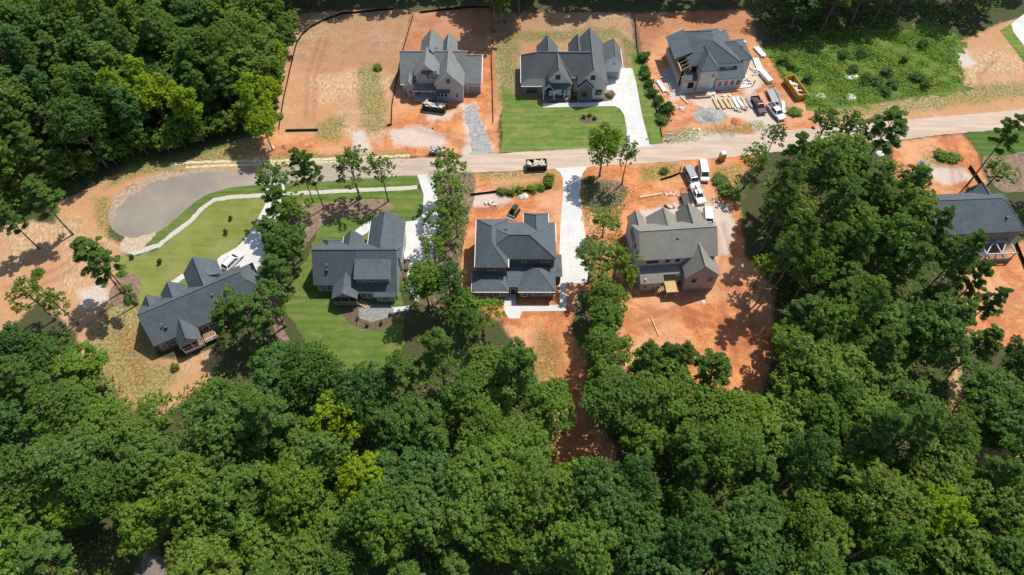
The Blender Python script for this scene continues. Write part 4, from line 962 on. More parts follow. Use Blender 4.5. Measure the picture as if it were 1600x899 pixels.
def trailer(px, ang, label, L_=5.0, w=2.1, mesh_gate=True):
    root = empty('utility_trailer', at(*px), R(ang), label, 'trailer'); h_ = L_ / 2
    b = MB(); b.box(-h_, h_, -w / 2, w / 2, .55, .65)
    b.build('bed', M['gar'] if mesh_gate else M['metal_dark'], root)
    r = MB()
    for s in (-1, 1):
        for z in (.9, 1.15): r.bar((-h_, s * w / 2, z), (h_, s * w / 2, z), .06, .06)
        for i in range(6): x = -h_ + L_ * i / 5; r.box(x - .03, x + .03, s * w / 2 - .03, s * w / 2 + .03, .66, 1.18)
    r.bar((h_, -w / 2, 1.15), (h_, w / 2, 1.15), .06, .06); r.build('side_rail', M['steel'] if mesh_gate else M['metal_dark'], root)
    g = MB()
    for i in range(9): y = -w / 2 + w * i / 8; g.bar((-h_, y, .7), (-h_ - .35, y, 1.9), .04, .04)
    g.bar((-h_ - .35, -w / 2, 1.9), (-h_ - .35, w / 2, 1.9), .06, .06); g.build('ramp_gate', M['metal_dark'], root)
    t = MB(); t.bar((h_, -.7, .5), (h_ + 1.3, 0, .5), .1, .1); t.bar((h_, .7, .5), (h_ + 1.3, 0, .5), .1, .1); t.build('drawbar', M['metal_dark'], root)
    wheels(root, (-.5, .45), w + .5, .35, .22); return root
def rubble_mb(x0, x1, y0, y1, z, n, s0, s1, seed):
    r = random.Random(seed); mb = MB()
    for i in range(n):
        cx, cy = r.uniform(x0, x1), r.uniform(y0, y1); a = r.uniform(0, 3.1); s = r.uniform(s0, s1); t = r.uniform(.04, .3)
        u = Vector((math.cos(a), math.sin(a), r.uniform(-.4, .4))) * s * r.uniform(.6, 1.8); c = Vector((cx, cy, z + r.uniform(-.1, .3)))
        mb.bar(c - u / 2, c + u / 2, s * .6, t * s * 1.5, mi=r.randint(0, 2))
    return mb
def dumpster(px, ang, label, paint, L_=5.6, w=2.3, hgt=1.6, seed=1, fill=1.15, n=60, fm=None):
    root = empty('skip_container', at(*px), R(ang), label, 'skip'); h_ = L_ / 2; b = MB(); t = .08
    b.box(-h_, h_, -w / 2, w / 2, .15, .25); b.box(-h_, h_, -w / 2, -w / 2 + t, .26, hgt); b.box(-h_, h_, w / 2 - t, w / 2, .26, hgt)
    b.box(-h_, -h_ + t, -w / 2 + t, w / 2 - t, .26, hgt); b.box(h_ - t, h_, -w / 2 + t, w / 2 - t, .26, hgt); b.build('shell', paint, root)
    r = MB()
    for i in range(8):
        x = -h_ + .2 + (L_ - .4) * i / 7
        for s in (-1, 1): r.box(x - .05, x + .05, s * (w / 2 + .05) - .048, s * (w / 2 + .05) + .048, .25, hgt - .1)
    for s in (-1, 1): r.box(-h_, h_, s * w / 2 - .07, s * w / 2 + .07, hgt + .002, hgt + .1); r.box(s * h_ - .07, s * h_ + .07, -w / 2 + .07, w / 2 - .07, hgt + .003, hgt + .09)
    r.build('rib', paint, root)
    f = rubble_mb(-h_ + .4, h_ - .4, -w / 2 + .3, w / 2 - .3, fill, n, .4, .9, seed)
    f.build('debris', fm or [M['rubble'], M['white_plastic'], M['wood']], root)
    return root
def hw(a, b, n=4): return [a[i] + (b[i] - a[i]) for i in range(n)]
suv((365, 411), 60, 'white car with dark windows parked on the pale driveway of the angled house', M['carwhite'])
dumpster((680, 171), -11, 'black debris skip in front of the grey gabled house', M['metal_dark'], seed=3, fill=1.3)
dumpster((838, 262), 4, 'black skip heaped with white rubble at the road edge', M['metal_dark'], 4.6, 2.2, 1.5, seed=5, fill=1.2, n=40, fm=[M['rubble'], M['gravel'], M['wood']])
dumpster((1241, 142), -75, 'long yellow skip beside the weedy green lot', M['yellow'], 7.2, 2.5, 1.7, seed=9, fill=.8, n=26, fm=[M['white_plastic'], M['rubble'], M['wood']])
pickup((1184, 168), -80, 'dark maroon pickup truck by the lumber rows of the unfinished house', M['carred'])
pickup((1211, 178), -68, 'white pickup truck hitched to a flat grey trailer', M['carwhite'])
trailer((1207, 152), -84, 'flat grey utility trailer behind the white pickup truck')
van((1098, 272), -92, 'plain white van parked nearest the road above the clay lot', M['carwhite'], 5.6, 2.1)
van((1079, 281), -76, 'dark grey van parked left of the plain white van', M['carsilver'], 5.6, 2.0)
pickup((1089, 307), -78, 'white work truck with ladder rack and tools behind the dark van', M['carwhite'], rack=True, L_=5.4)
van((1105, 345), -95, 'white van tucked beside the right gable of the taupe house', M['carwhite'], 5.0, 2.0)
trailer((1071, 314), -85, 'small black trailer beside the work truck with the rack', 3.2, 1.9, mesh_gate=False)
# skid steer loader
root = empty('skid_steer_loader', at(803, 333), R(-118), 'small yellow and black loader behind the hip roofed brick house garage wing', 'loader')
b = MB(); b.box(-1.3, .9, -.55, .55, .45, 1.15); b.box(-1.3, -.6, -.55, .55, 1.15, 1.5); b.build('chassis', M['metal_dark'], root, bevel=.05)
c = MB(); c.frus((-.6, .7, -.5, .5), (-.55, .5, -.45, .45), 1.16, 2.0); c.build('cab', M['metal_dark'], root); g = MB(); g.box(.66, .70, -.38, .38, 1.3, 1.8); g.build('windscreen', M['glass'], root)
for s in (-1, 1):
    t = MB(); t.box(-1.35, 1.05, s * .8 - .22, s * .8 + .22, .02, .6); t.build('track', M['rubber'], root, bevel=.15)
    a = MB(); a.bar((-1.1, s * .7, 1.45), (.9, s * .7, 1.25), .12, .2); a.bar((.9, s * .7, 1.25), (1.5, s * .7, .5), .12, .18); a.build('lift_arm', M['yellow'], root)
k = MB(); k.prism([(1.4, .1), (2.2, .1), (2.2, .16), (1.55, .3), (1.5, .75), (1.4, .75)], 'y', -.95, .95); k.build('bucket', M['steel'], root)
# portable toilet
root = empty('portable_toilet', at(1127, 250), R(10), 'yellow portable toilet with white roof beside the road', 'portable toilet')
b = MB(); b.box(-.6, .6, -.6, .6, .1, 2.1); b.build('cabin', M['yellow'], root, bevel=.04); r = MB(); r.frus((-.66, .66, -.66, .66), (-.45, .45, -.45, .45), 2.1, 2.4); r.build('roof', M['white_plastic'], root, bevel=.04)
d_ = MB(); d_.box(-.38, .38, -.64, -.605, .2, 1.95); d_.build('door', M['yellow'], root); s_ = MB(); s_.box(-.68, .68, -.68, .68, 0, .1); s_.build('skid_base', M['metal_dark'], root)
# debris trailer at the kerb
root = empty('debris_pallet', at(684, 238), R(-8), 'grey pile of waste on a low cart at the road edge by the tall tree', 'cart')
b = MB(); b.box(-1.8, 1.8, -1, 1, .35, .5); b.box(-1.8, 1.8, -1.0, -.92, .5, .95); b.box(-1.8, 1.8, .92, 1.0, .5, .95); b.build('bed', M['gar'], root); rubble_mb(-1.5, 1.5, -.7, .7, .7, 24, .4, .9, 4).build('debris', [M['rubble'], M['gar'], M['wood']], root)
wheels(root, (-.6, .5), 2.3, .35, .2)

# mailbox at the end of the driveway
root = empty('sign_board', at(1045, 218), R(0), 'white permit board on a post by the clay verge', 'sign')
b = MB(); b.box(-.75, .75, -.05, .05, 1.0, 1.9); b.build('board', M['white_plastic'], root)
for s in (-.6, .6): p = MB(); p.box(s - .05, s + .05, .05, .13, -.1, 1.9); p.build('post', M['wood'], root)
root = empty('mailbox', at(1013, 216), 0, 'mailbox on a white post beside the driveway mouth', 'mailbox')
p = MB(); p.box(-.06, .06, -.06, .06, 0, 1.1); p.build('post', M['white'], root); b = MB(); b.box(-.12, .12, -.3, .25, 1.1, 1.36); b.build('box', M['metal_dark'], root, bevel=.04)
root = empty('mailbox', at(982, 219), 0, 'dark mailbox on a post left of the driveway mouth', 'mailbox')
p = MB(); p.box(-.06, .06, -.06, .06, 0, 1.1); p.build('post', M['metal_dark'], root); b = MB(); b.box(-.12, .12, -.3, .25, 1.1, 1.36); b.build('box', M['metal_dark'], root, bevel=.04)

# lumber
def lumber(px, ang, L_, w, hgt, label, m='wood', n=6, group=None, name='lumber_stack', seed=0):
    r = random.Random(seed); root = empty(name, at(*px), R(ang), label, 'lumber', group)
    b = MB()
    for i in range(n):
        y = -w / 2 + w * (i + .5) / n; dx = r.uniform(-.25, .25)
        for k in range(max(1, int(hgt / .15))): b.box(-L_ / 2 + dx, L_ / 2 + dx + r.uniform(-.1, .1), y - w / n * .42, y + w / n * .42, .12 + k * .15, .12 + k * .15 + .13)
    b.build('boards', M[m], root); q = MB()
    for x in (-L_ * .35, L_ * .35): q.box(x - .06, x + .06, -w / 2 - .1, w / 2 + .1, 0, .11)
    q.build('bearer', M['wood_brown'], root); return root
LG = 'lumber laid out in a row before the unfinished house'
for i, (x, l) in enumerate(zip((1119, 1127, 1135, 1142, 1149, 1156, 1163, 1170), ('leftmost pale board stack', 'second board stack from the left', 'third board stack from the left', 'fourth board stack from the left', 'fifth board stack, wide and white', 'sixth board stack from the left', 'seventh board stack from the left', 'rightmost grey board stack'))):
    lumber((x, 163 - i * .3), 100 + (i % 3) * 3, 3.6, .8, .3, l + ' of the row on the pad before the unfinished house', 'white_plastic' if i in (4, 5) else ('wood' if i < 7 else 'gar'), 4, LG, seed=i)
lumber((1033, 136), 108, 4.2, 1.0, .3, 'pale board bundle lying left of the unfinished house', 'white_plastic', 4, seed=21)
lumber((1041, 140), 108, 3.6, .4, .15, 'single raw planks left of the unfinished house', 'wood', 2, seed=22)
lumber((1068, 156), -60, 3.0, .5, .15, 'loose planks at the front left corner of the unfinished house', 'wood', 3, seed=23)
lumber((1097, 152), 6, 4.0, .9, .5, 'dark edged plywood stack under the unfinished front wall', 'osb', 3, seed=24)
lumber((1141, 143), 8, 5.0, .35, .15, 'long raw beams against the front wall of the unfinished house', 'wood', 2, seed=25)
lumber((1184, 103), 94, 5.0, 1.5, .3, 'white topped trusses lying right of the unfinished house', 'white_plastic', 3, seed=26)
lumber((1187, 83), 112, 4.0, 1.4, .5, 'dark pallet of white boards by the wood edge', 'white_plastic', 3, seed=27)
lumber((1195, 122), 112, 4.2, 1.5, .9, 'white wrapped material stack behind the utility trailer', 'white_plastic', 1, seed=28)
lumber((1224, 168), 84, 4.2, .9, .15, 'long white panel lying beside the white pickup truck', 'white_plastic', 1, seed=29)
lumber((1110, 147), 20, 2.4, 1.4, .3, 'white sheet material at the door of the unfinished house', 'white_plastic', 2, seed=30)
lumber((1022, 508), 104, 4.6, .22, .15, 'single pale plank lying on the orange clay yard', 'wood', 1, seed=31, name='timber_plank')
lumber((1018, 306), 12, 5.2, .5, .15, 'pale boards lying on the clay in front of the taupe house', 'wood', 2, seed=32)

# heaps
def heap(name, px, r0, hgt, m, label, cat, seed=0, sx=1.0):
    r = random.Random(seed); mb = MB(); n = 18; rings = 5; V = [(0, 0, hgt)]
    for k in range(1, rings + 1):
        t = k / rings
        for i in range(n):
            a = 2 * math.pi * i / n; q = r0 * t * (1 + r.uniform(-.14, .14)); V.append((math.cos(a) * q * sx, math.sin(a) * q, max(-.03, hgt * (1 - t) ** .8 + r.uniform(-.08, .08) * (1 - t) * hgt) if k < rings else -.03))
    F = [(0, 1 + i, 1 + (i + 1) % n) for i in range(n)]
    for k in range(rings - 1):
        for i in range(n): a = 1 + k * n; F.append((a + i, a + n + i, a + n + (i + 1) % n, a + (i + 1) % n))
    mb.add(V, F); o = mb.build(name, m, None, smooth=True); o.location = at(*px); return tag(o, label, cat)
heap('gravel_pile', (1112, 181), 2.4, .9, M['gravel_g'], 'grey stone heap on the clay in front of the unfinished house', 'gravel', 1, 1.2)
heap('soil_pile', (1150, 190), 1.5, .6, M['clay'], 'small red clay heap with scrap below the lumber rows', 'soil', 2)
heap('soil_pile', (411, 232), 1.2, .5, M['clay'], 'low clay mound nearest the left wood at the road verge', 'soil', 3)
heap('soil_pile', (446, 229), 1.0, .5, M['clay'], 'small round clay mound below the black pipe', 'soil', 4)
heap('boulder', (423, 231), .9, .6, M['rock'], 'grey boulder between the two clay mounds', 'rock', 5)
heap('soil_pile', (1330, 152), 1.4, .5, M['rubble'], 'pile of pale rubble among weeds in the green lot', 'rubble', 6)
heap('rubble_pile', (1284, 150), 1.1, .3, M['rock'], 'flat pale stone heap left among weeds near the yellow skip', 'rubble', 7, 1.3)
heap('rubble_pile', (1330, 120), 1.2, .25, M['white_plastic'], 'long white sheet of rubbish in the middle of the green lot', 'rubbish', 8, 1.6)
heap('bag_pile', (820, 307), .8, .6, M['white_plastic'], 'right hand white bag heap below the shrub line', 'bag', 9)
heap('bag_pile', (813, 308), .7, .5, M['rubble'], 'left hand grey bag heap below the shrub line', 'bag', 10)
heap('bag_pile', (1441, 254), .7, .4, M['blue_tarp'], 'blue and white sheeting on the clay of the rightmost lot', 'sheeting', 11)
heap('rock', (676, 201), .3, .25, M['metal_dark'], 'small black bucket shaped lump on the orange lot', 'rock', 12)
heap('bag_pile', (1099, 472), .4, .25, M['white_plastic'], 'small white scrap lying on the clay yard behind the taupe house', 'scrap', 13)
heap('bag_pile', (984, 318), .25, .3, M['white_plastic'], 'tiny white bucket on the clay left of the taupe house', 'bucket', 14)
heap('stump_pile', (855, 279), 1.0, .8, M['mulch'], 'dark brush heap beside the curved driveway corner', 'brush', 15)
heap('bag_pile', (1375, 240), .9, .5, M['white_plastic'], 'white wrapped heap half hidden under the big tree by the road', 'sheeting', 16)
heap('bag_pile', (1403, 303), .7, .5, M['white_plastic'], 'white sheeting left of the rightmost dark roofed house', 'sheeting', 17)
r_ = rubble_mb(-1.6, 1.6, -.8, .8, .15, 20, .3, .8, 8); o = r_.build('scrap_pile', [M['wood'], M['metal_dark'], M['rubble']]); o.location = at(1158, 172); tag(o, 'scrap timber and buckets beside the red clay heap', 'scrap')
r_ = rubble_mb(-2.0, 2.0, -.4, .4, .3, 12, .5, 1.0, 9); o = r_.build('brick_pallet', [M['rubble'], M['metal_dark'], M['wood']]); o.location = at(1053, 323); tag(o, 'pallet of scrap at the middle front gable of the taupe house', 'scrap')
r_ = rubble_mb(-1.2, 1.2, -1.8, 1.8, .15, 16, .4, .9, 10); o = r_.build('scrap_pile', [M['wood'], M['wrap'], M['wood']]); o.location = at(1166, 125); tag(o, 'scattered offcuts by the right wall of the unfinished house', 'scrap')
for i, (px, py, w_, d_, lb) in enumerate([(1036, 118, 1.0, 2.2, 'splintered offcuts scattered uphill of the pale board bundle'), (1060, 168, 1.6, .8, 'loose light timber scraps at the left end of the lumber rows'), (1090, 205, 1.4, .5, 'broken planks near the verge below the grey stone heap'), (1178, 112, .8, 1.4, 'timber offcuts beside the white topped trusses'), (1128, 150, 2.0, .5, 'white and tan scraps strewn along the foundation'), (1050, 303, 1.6, .6, 'wood scraps on the clay above the taupe house gable'), (1118, 315, .8, .8, 'rubbish strewn right of the white work truck'), (765, 318, 1.2, .5, 'grey rubble left of the small loader')]):
    r_ = rubble_mb(-w_, w_, -d_, d_, .08, 14, .25, .7, 40 + i); o = r_.build('scrap_pile', [M['wood'], M['wrap'], M['rubble']]); o.location = at(px, py); tag(o, lb, 'scrap')
# black drain pipe
p = MB(); a, b = at(447, 205), at(497, 204); p.tube(a + Vector((0, 0, .25)), b + Vector((0, 0, .25)), .27, n=12); tag(p.build('drain_pipe', M['fabric'], None, smooth=False), 'thick black pipe lying on the straw lot near the road', 'pipe')
# silt fences
def silt(px, label, hgt=.65, name='silt_fence', m='fabric', post='wood_brown', closed=False):
    P = [at(*p) for p in px]; Q = []
    for a, b in zip(P[:-1], P[1:]):
        n = max(1, int((b - a).length / 1.6)); Q += [a.lerp(b, i / n) for i in range(n)]
    Q.append(P[-1]); root = empty(name, Q[0], 0, label, 'fence'); o = Q[0]; rr = random.Random(len(label))
    f = MB(); ps = MB()
    tops = [hgt + rr.uniform(-.12, .06) for _ in Q]; lean = [Vector((rr.uniform(-.06, .06), rr.uniform(-.06, .06), 0)) for _ in Q]
    for i in range(len(Q) - 1):
        a, b = Q[i] - o, Q[i + 1] - o; n = Vector((-(b - a).y, (b - a).x, 0)).normalized() * .02
        at_, bt = a + lean[i] + Vector((0, 0, tops[i])), b + lean[i + 1] + Vector((0, 0, tops[i + 1]))
        f.add([a - n, b - n, bt - n, at_ - n, a + n, b + n, bt + n, at_ + n], [(0, 1, 2, 3), (7, 6, 5, 4), (0, 4, 5, 1), (3, 2, 6, 7), (1, 5, 6, 2), (0, 3, 7, 4)])
    for i, q in enumerate(Q):
        c = q - o + Vector((0, .06, 0)); MB().box(c.x - .03, c.x + .03, c.y, c.y + .05, -.05, tops[i] + .12).build('stake', M[post], root)
    f.build('fabric', M[m], root)
silt([(436,203),(443.6,156),(454.5,106),(464,68.5),(472,56),(484,45),(506,33),(534,23),(574.5,19),(615,15.6)], 'long curving black silt fence round the straw covered lot')
silt([(646,25),(640,44),(632,72),(625,100),(618,135),(613,165),(612,196),(605,198)], 'black silt fence between the straw lot and the orange lot')
silt([(656,21),(690,17),(730,13),(765,12)], 'short black silt fence along the wood behind the grey gabled house')
silt([(768,88),(770,150),(771,192)], 'straight black silt fence right of the grey gabled house')
silt([(992,30),(996,80),(1006,110),(1016,140),(1028,180),(1034,215)], 'low fence between the right lawn strip and the unfinished house lot', .5)
silt([(735,306),(775,301),(800,301),(840,298),(862,295)], 'short dark silt fence behind the shrub row above the brick house')
silt([(1032,282),(1050,277),(1062,272),(1064,262)], 'bent black silt fence on the clay above the taupe house')
silt([(1514,262),(1522,274),(1533,290),(1541,302)], 'black silt fence running to the rightmost house', .9)
silt([(1586,382),(1594,402),(1606,430)], 'black silt fence right of the rightmost house porch', .9)
silt([(713,440),(722,400),(730,350),(736,325)], 'pale timber edging left of the hip roofed brick house', .3, 'timber_edging', 'wood', 'wood')
# worker
def person(px, ang, label, shirt, trousers):
    me = bpy.data.meshes.new('person'); V = [(0, 0, .95), (0, 0, 1.2), (0, 0, 1.42), (0, 0, 1.52), (0, .01, 1.66), (0, .01, 1.74), (.19, 0, 1.38), (.27, .03, 1.12), (.22, .2, .98), (-.19, 0, 1.38), (-.28, .02, 1.12), (-.26, .12, .88), (.1, 0, .88), (.12, .08, .48), (.12, .0, .06), (.12, .13, .04), (-.1, 0, .88), (-.12, -.02, .48), (-.13, -.12, .06), (-.13, .02, .04)]
    E_ = [(0, 1), (1, 2), (2, 3), (3, 4), (4, 5), (2, 6), (6, 7), (7, 8), (2, 9), (9, 10), (10, 11), (0, 12), (12, 13), (13, 14), (14, 15), (0, 16), (16, 17), (17, 18), (18, 19)]
    rad = [.14, .13, .15, .055, .1, .09, .07, .05, .04, .07, .05, .04, .1, .07, .05, .04, .1, .07, .05, .04]
    me.from_pydata(V, E_, []); o = bpy.data.objects.new('person', me); COL.objects.link(o); o.location = at(*px); o.rotation_euler = (0, 0, R(ang))
    sk = o.modifiers.new('skin', 'SKIN'); sb = o.modifiers.new('sub', 'SUBSURF'); sb.levels = 1; sb.render_levels = 2
    for i, v in enumerate(me.skin_vertices[0].data): v.radius = (rad[i], rad[i]); v.use_root = (i == 0)
    m = bpy.data.materials.new('work clothes'); m.use_nodes = True; N = m.node_tree.nodes; L = m.node_tree.links
    tc = N.new('ShaderNodeTexCoord'); sx = N.new('ShaderNodeSeparateXYZ'); L.new(tc.outputs['Object'], sx.inputs[0]); r = N.new('ShaderNodeValToRGB'); r.color_ramp.interpolation = 'CONSTANT'
    e = r.color_ramp.elements; e[0].color = (*trousers, 1); e[1].position = .5; e[1].color = (*shirt, 1); k = e.new(.79); k.color = (.35, .2, .13, 1); k = e.new(.87); k.color = (.03, .02, .015, 1)
    L.new(math_(N, L, 'DIVIDE', sx.outputs[2], 1.9), r.inputs['Fac']); L.new(r.outputs['Color'], N['Principled BSDF'].inputs['Base Color']); me.materials.append(m)
    return tag(o, label, 'person')
person((1177, 134), 30, 'person in dark clothes standing between the unfinished house and the trucks', (.05, .05, .07), (.04, .045, .06))
# ------------------------------------------------------------------ vegetation
def quads(pos, nor, su, sv, rgen):
    """leaf quads: centres, normals and half sizes -> (verts, faces) arrays"""
    n = len(pos); nor = nor / (np.linalg.norm(nor, axis=1, keepdims=True) + 1e-9)
    t = rgen.normal(size=(n, 3)); t -= nor * np.sum(t * nor, 1, keepdims=True); t /= (np.linalg.norm(t, axis=1, keepdims=True) + 1e-9)
    b = np.cross(nor, t); su = su[:, None]; sv = sv[:, None]
    v = np.stack([pos - t * su - b * sv * .35, pos + t * su * .2 - b * sv, pos + t * su + b * sv * .35, pos - t * su * .2 + b * sv], 1).reshape(-1, 3)
    return v
def leafmesh(name, v):
    me = bpy.data.meshes.new(name); n = len(v) // 4
    me.vertices.add(len(v)); me.vertices.foreach_set('co', v.astype(np.float32).ravel())
    me.loops.add(n * 4); me.loops.foreach_set('vertex_index', np.arange(n * 4, dtype=np.int32))
    me.polygons.add(n); me.polygons.foreach_set('loop_start', np.arange(0, n * 4, 4, dtype=np.int32)); me.polygons.foreach_set('loop_total', np.full(n, 4, dtype=np.int32))
    me.update(calc_edges=True); me.materials.append(M['l_mid']); return me
def puff(c, r, n, s, g, squash=.8, low=-.55, jit=.45, tuft=1.0):
    """a bough: leaf sprays grouped in tight tufts over an uneven shell"""
    ns = max(4, int(n / 15)); d = g.normal(size=(ns * 2 + 4, 3)); d /= np.linalg.norm(d, axis=1, keepdims=True); d = d[d[:, 2] > low][:ns]
    cen = np.array(c) + d * g.uniform(.62, 1.12, (len(d), 1)) * r * np.array([1, 1, squash]); m = 15
    e = g.normal(size=(len(d), m, 3)); e /= np.linalg.norm(e, axis=2, keepdims=True); e[:, :, 2] = np.abs(e[:, :, 2]) * .9 - .2
    rad = tuft * g.uniform(.18, .48, (len(d), 1, 1)); p = (cen[:, None, :] + e * rad * np.array([1, 1, .7]) * g.uniform(.6, 1.05, (len(d), m, 1))).reshape(-1, 3)
    nn = (e * .9 + d[:, None, :] * .35 + g.normal(scale=jit, size=e.shape) + np.array([0, 0, .5])).reshape(-1, 3); sz = g.uniform(.65, 1.2, len(p)) * s
    return p, nn, sz, sz * g.uniform(.55, .9, len(p))
def trunk_mesh(name, H, r0, limbs, m, lean=(0, 0)):
    mb = MB(); n = 7; prev = None; P = []
    for k in range(n + 1):
        t = k / n; P.append(Vector((lean[0] * t * t + .12 * math.sin(3 * t + H), lean[1] * t * t + .12 * math.cos(4 * t + H), H * t - (.2 if k == 0 else 0))))
    for k in range(n):
        mb.tube(P[k], P[k + 1] + (P[k + 1] - P[k]) * .02, max(.04, r0 * (1 - .8 * k / n) * (1.25 if k == 0 else 1)), max(.035, r0 * (1 - .8 * (k + 1) / n)), n=7)
    for (z, q, r) in limbs:
        t = z / H; k = min(n - 1, int(t * n)); a = P[k].lerp(P[k + 1], t * n - k); q = Vector(q); mid = a.lerp(q, .5) + Vector((0, 0, -.04 * (q - a).length)); mb.tube(a, mid, r, r * .7, n=5, cap=False); mb.tube(mid, q, r * .7, r * .25, n=5, cap=False)
    o = mb.build(name, m, None, smooth=True, fix=False); me = o.data; bpy.data.objects.remove(o); return me
def broad_variant(seed, H=18.0, Rr=4.4, base=.34, npuff=52, per=330, s=.18, squash=1.0, gap=.0, fill=9, prm=1.0, tuft=1.0):
    g = np.random.default_rng(seed); pos = []; nor = []; a = []; b = []; limbs = []
    zc = H * (base + 1) / 2; hh = H * (1 - base) / 2
    i = 0
    lob = g.uniform(0, 6.28, 3); amp = g.uniform(.1, .22, 3)
    for k in range(npuff):
        u = 1 - 1.55 * (k + .5) / npuff; ph = k * 2.39996 + g.uniform(-.35, .35); u = np.clip(u + g.uniform(-.07, .07), -.6, 1)
        if gap and g.uniform() < gap: continue
        rad = math.sqrt(max(0, 1 - u * u)); wob = 1 + amp[0] * math.sin(2 * ph + lob[0]) + amp[1] * math.sin(3 * ph + lob[1]) + amp[2] * math.sin(4 * u + lob[2])
        q = g.uniform(.6, .95) * wob; pr = prm * Rr * g.uniform(.15, .34)
        c = np.array([math.cos(ph) * rad * Rr * q, math.sin(ph) * rad * Rr * q, zc + u * hh * min(q, .95)])
        n = int(per * (pr / (Rr * .27)) ** 2); p, nn, x, y = puff(c, pr, n, s, g, tuft=tuft)
        pos.append(p); nor.append(nn); a.append(x); b.append(y)
        if k % 3 == 0: limbs.append((max(H * .25, min(H * .9, c[2] - rad * Rr * .7 - .5)), tuple(c), .05 + .025 * Rr * .4))
    for k in range(fill):   # inner fill
        c = np.array([g.uniform(-.35, .35) * Rr, g.uniform(-.35, .35) * Rr, zc + g.uniform(-.5, .5) * hh]); p, nn, x, y = puff(c, Rr * .42, 90, s * 1.3, g, low=-1); pos.append(p); nor.append(nn); a.append(x); b.append(y)
    v = quads(np.concatenate(pos), np.concatenate(nor), np.concatenate(a), np.concatenate(b), g)
    return leafmesh('crown', v), trunk_mesh('trunk', H * .9, .016 * H, limbs, M['bark'])
def pine_variant(seed, H=20.0, Rr=3.0, base=.5, nl=26, dens=1.0):
    g = np.random.default_rng(seed); pos = []; nor = []; a = []; b = []; limbs = []; lean = g.uniform(-.7, .7, 2)
    for k in range(nl):
        t = (k + .5) / nl; z = H * (base + (1 - base) * t * .97); ln = Rr * (1.0 - t ** 2.2 * .82) * g.uniform(.55, 1.12); ph = k * 2.4 + g.uniform(-.5, .5)
        tt = z / H; c0 = np.array([lean[0] * tt * tt, lean[1] * tt * tt, 0]); e = c0 + np.array([math.cos(ph) * ln, math.sin(ph) * ln, z + ln * g.uniform(.05, .35)])
        limbs.append((z - .3, tuple(e), .055)); 
        for f_ in ((1.0, .9), (.62, .75), (.8, .6)):
            c = c0 + (e - c0 - np.array([0, 0, z])) * np.array([f_[0], f_[0], 1]) + np.array([g.uniform(-.5, .5), g.uniform(-.5, .5), z + g.uniform(-.1, .4)])
            r = f_[1] * g.uniform(.75, 1.15) * (1 - .3 * t); n = int(95 * dens)
            d = g.normal(size=(n, 3)); d /= np.linalg.norm(d, axis=1, keepdims=True); d[:, 2] = np.abs(d[:, 2]) * .8 - .15
            pos.append(c + d * r * g.uniform(.35, 1.0, (n, 1)) * np.array([1, 1, .6])); nor.append(d + g.normal(scale=.6, size=d.shape) + [0, 0, .4]); q = g.uniform(.15, .30, n); a.append(q); b.append(q * .4)
    v = quads(np.concatenate(pos), np.concatenate(nor), np.concatenate(a), np.concatenate(b), g)
    return leafmesh('crown', v), trunk_mesh('trunk', H * .97, .0105 * H, limbs, M['bark_pine'], lean)
def bush_variant(seed, n=900, Rr=1.0, s=.11, h=1.0):
    g = np.random.default_rng(seed); pos = []; nor = []; a = []; b = []
    for k in range(12):
        c = (g.uniform(-.55, .55) * Rr, g.uniform(-.55, .55) * Rr, g.uniform(.25, .7) * h); p, nn, x, y = puff(c, g.uniform(.28, .5) * Rr, n // 12, s, g); p[:, 2] = np.maximum(p[:, 2], .03); pos.append(p); nor.append(nn); a.append(x); b.append(y)
    return leafmesh('foliage', quads(np.concatenate(pos), np.concatenate(nor), np.concatenate(a), np.concatenate(b), g))
BROAD = [broad_variant(100 + i, H=18, Rr=[4.4, 4.9, 4.0, 4.6, 5.2, 4.2, 4.7, 4.4, 5.0, 3.9][i], base=[.3, .36, .28, .4, .35, .3, .33, .42, .3, .38][i], npuff=[56, 64, 50, 46, 70, 52, 60, 44, 66, 48][i], s=[.18, .14, .22, .165, .2, .15, .24, .18, .13, .21][i], per=[330, 460, 250, 380, 280, 430, 220, 330, 500, 260][i], tuft=[1, .75, 1.3, .9, 1.15, .8, 1.45, 1, .65, 1.2][i]) for i in range(10)]
NARROW = [broad_variant(500 + i, H=18, Rr=2.9, base=[.12, .2, .16, .26, .1][i], npuff=58, per=230, s=.19, prm=1.12, fill=7) for i in range(5)]
LOWT = [broad_variant(520 + i, H=9, Rr=2.6, base=.06, npuff=40, per=190, s=.18, fill=5) for i in range(3)]
SPARSE = [broad_variant(300 + i, H=16, Rr=3.2, base=[.3, .42, .36, .45][i], npuff=84, per=150, s=.165, gap=.36, fill=1, prm=.74, tuft=.85) for i in range(4)]
PINE = [pine_variant(200 + i, H=20, dens=1.5, Rr=[3.0, 3.4, 2.7, 3.2, 2.9][i], base=[.5, .45, .58, .4, .5][i], nl=[26, 30, 22, 32, 28][i]) for i in range(5)]
BUSH = [bush_variant(400 + i) for i in range(4)]
LEAFN = dict(mid='l_mid', dark='l_dark', lime='l_lime', olive='l_olive', pine='l_pine')
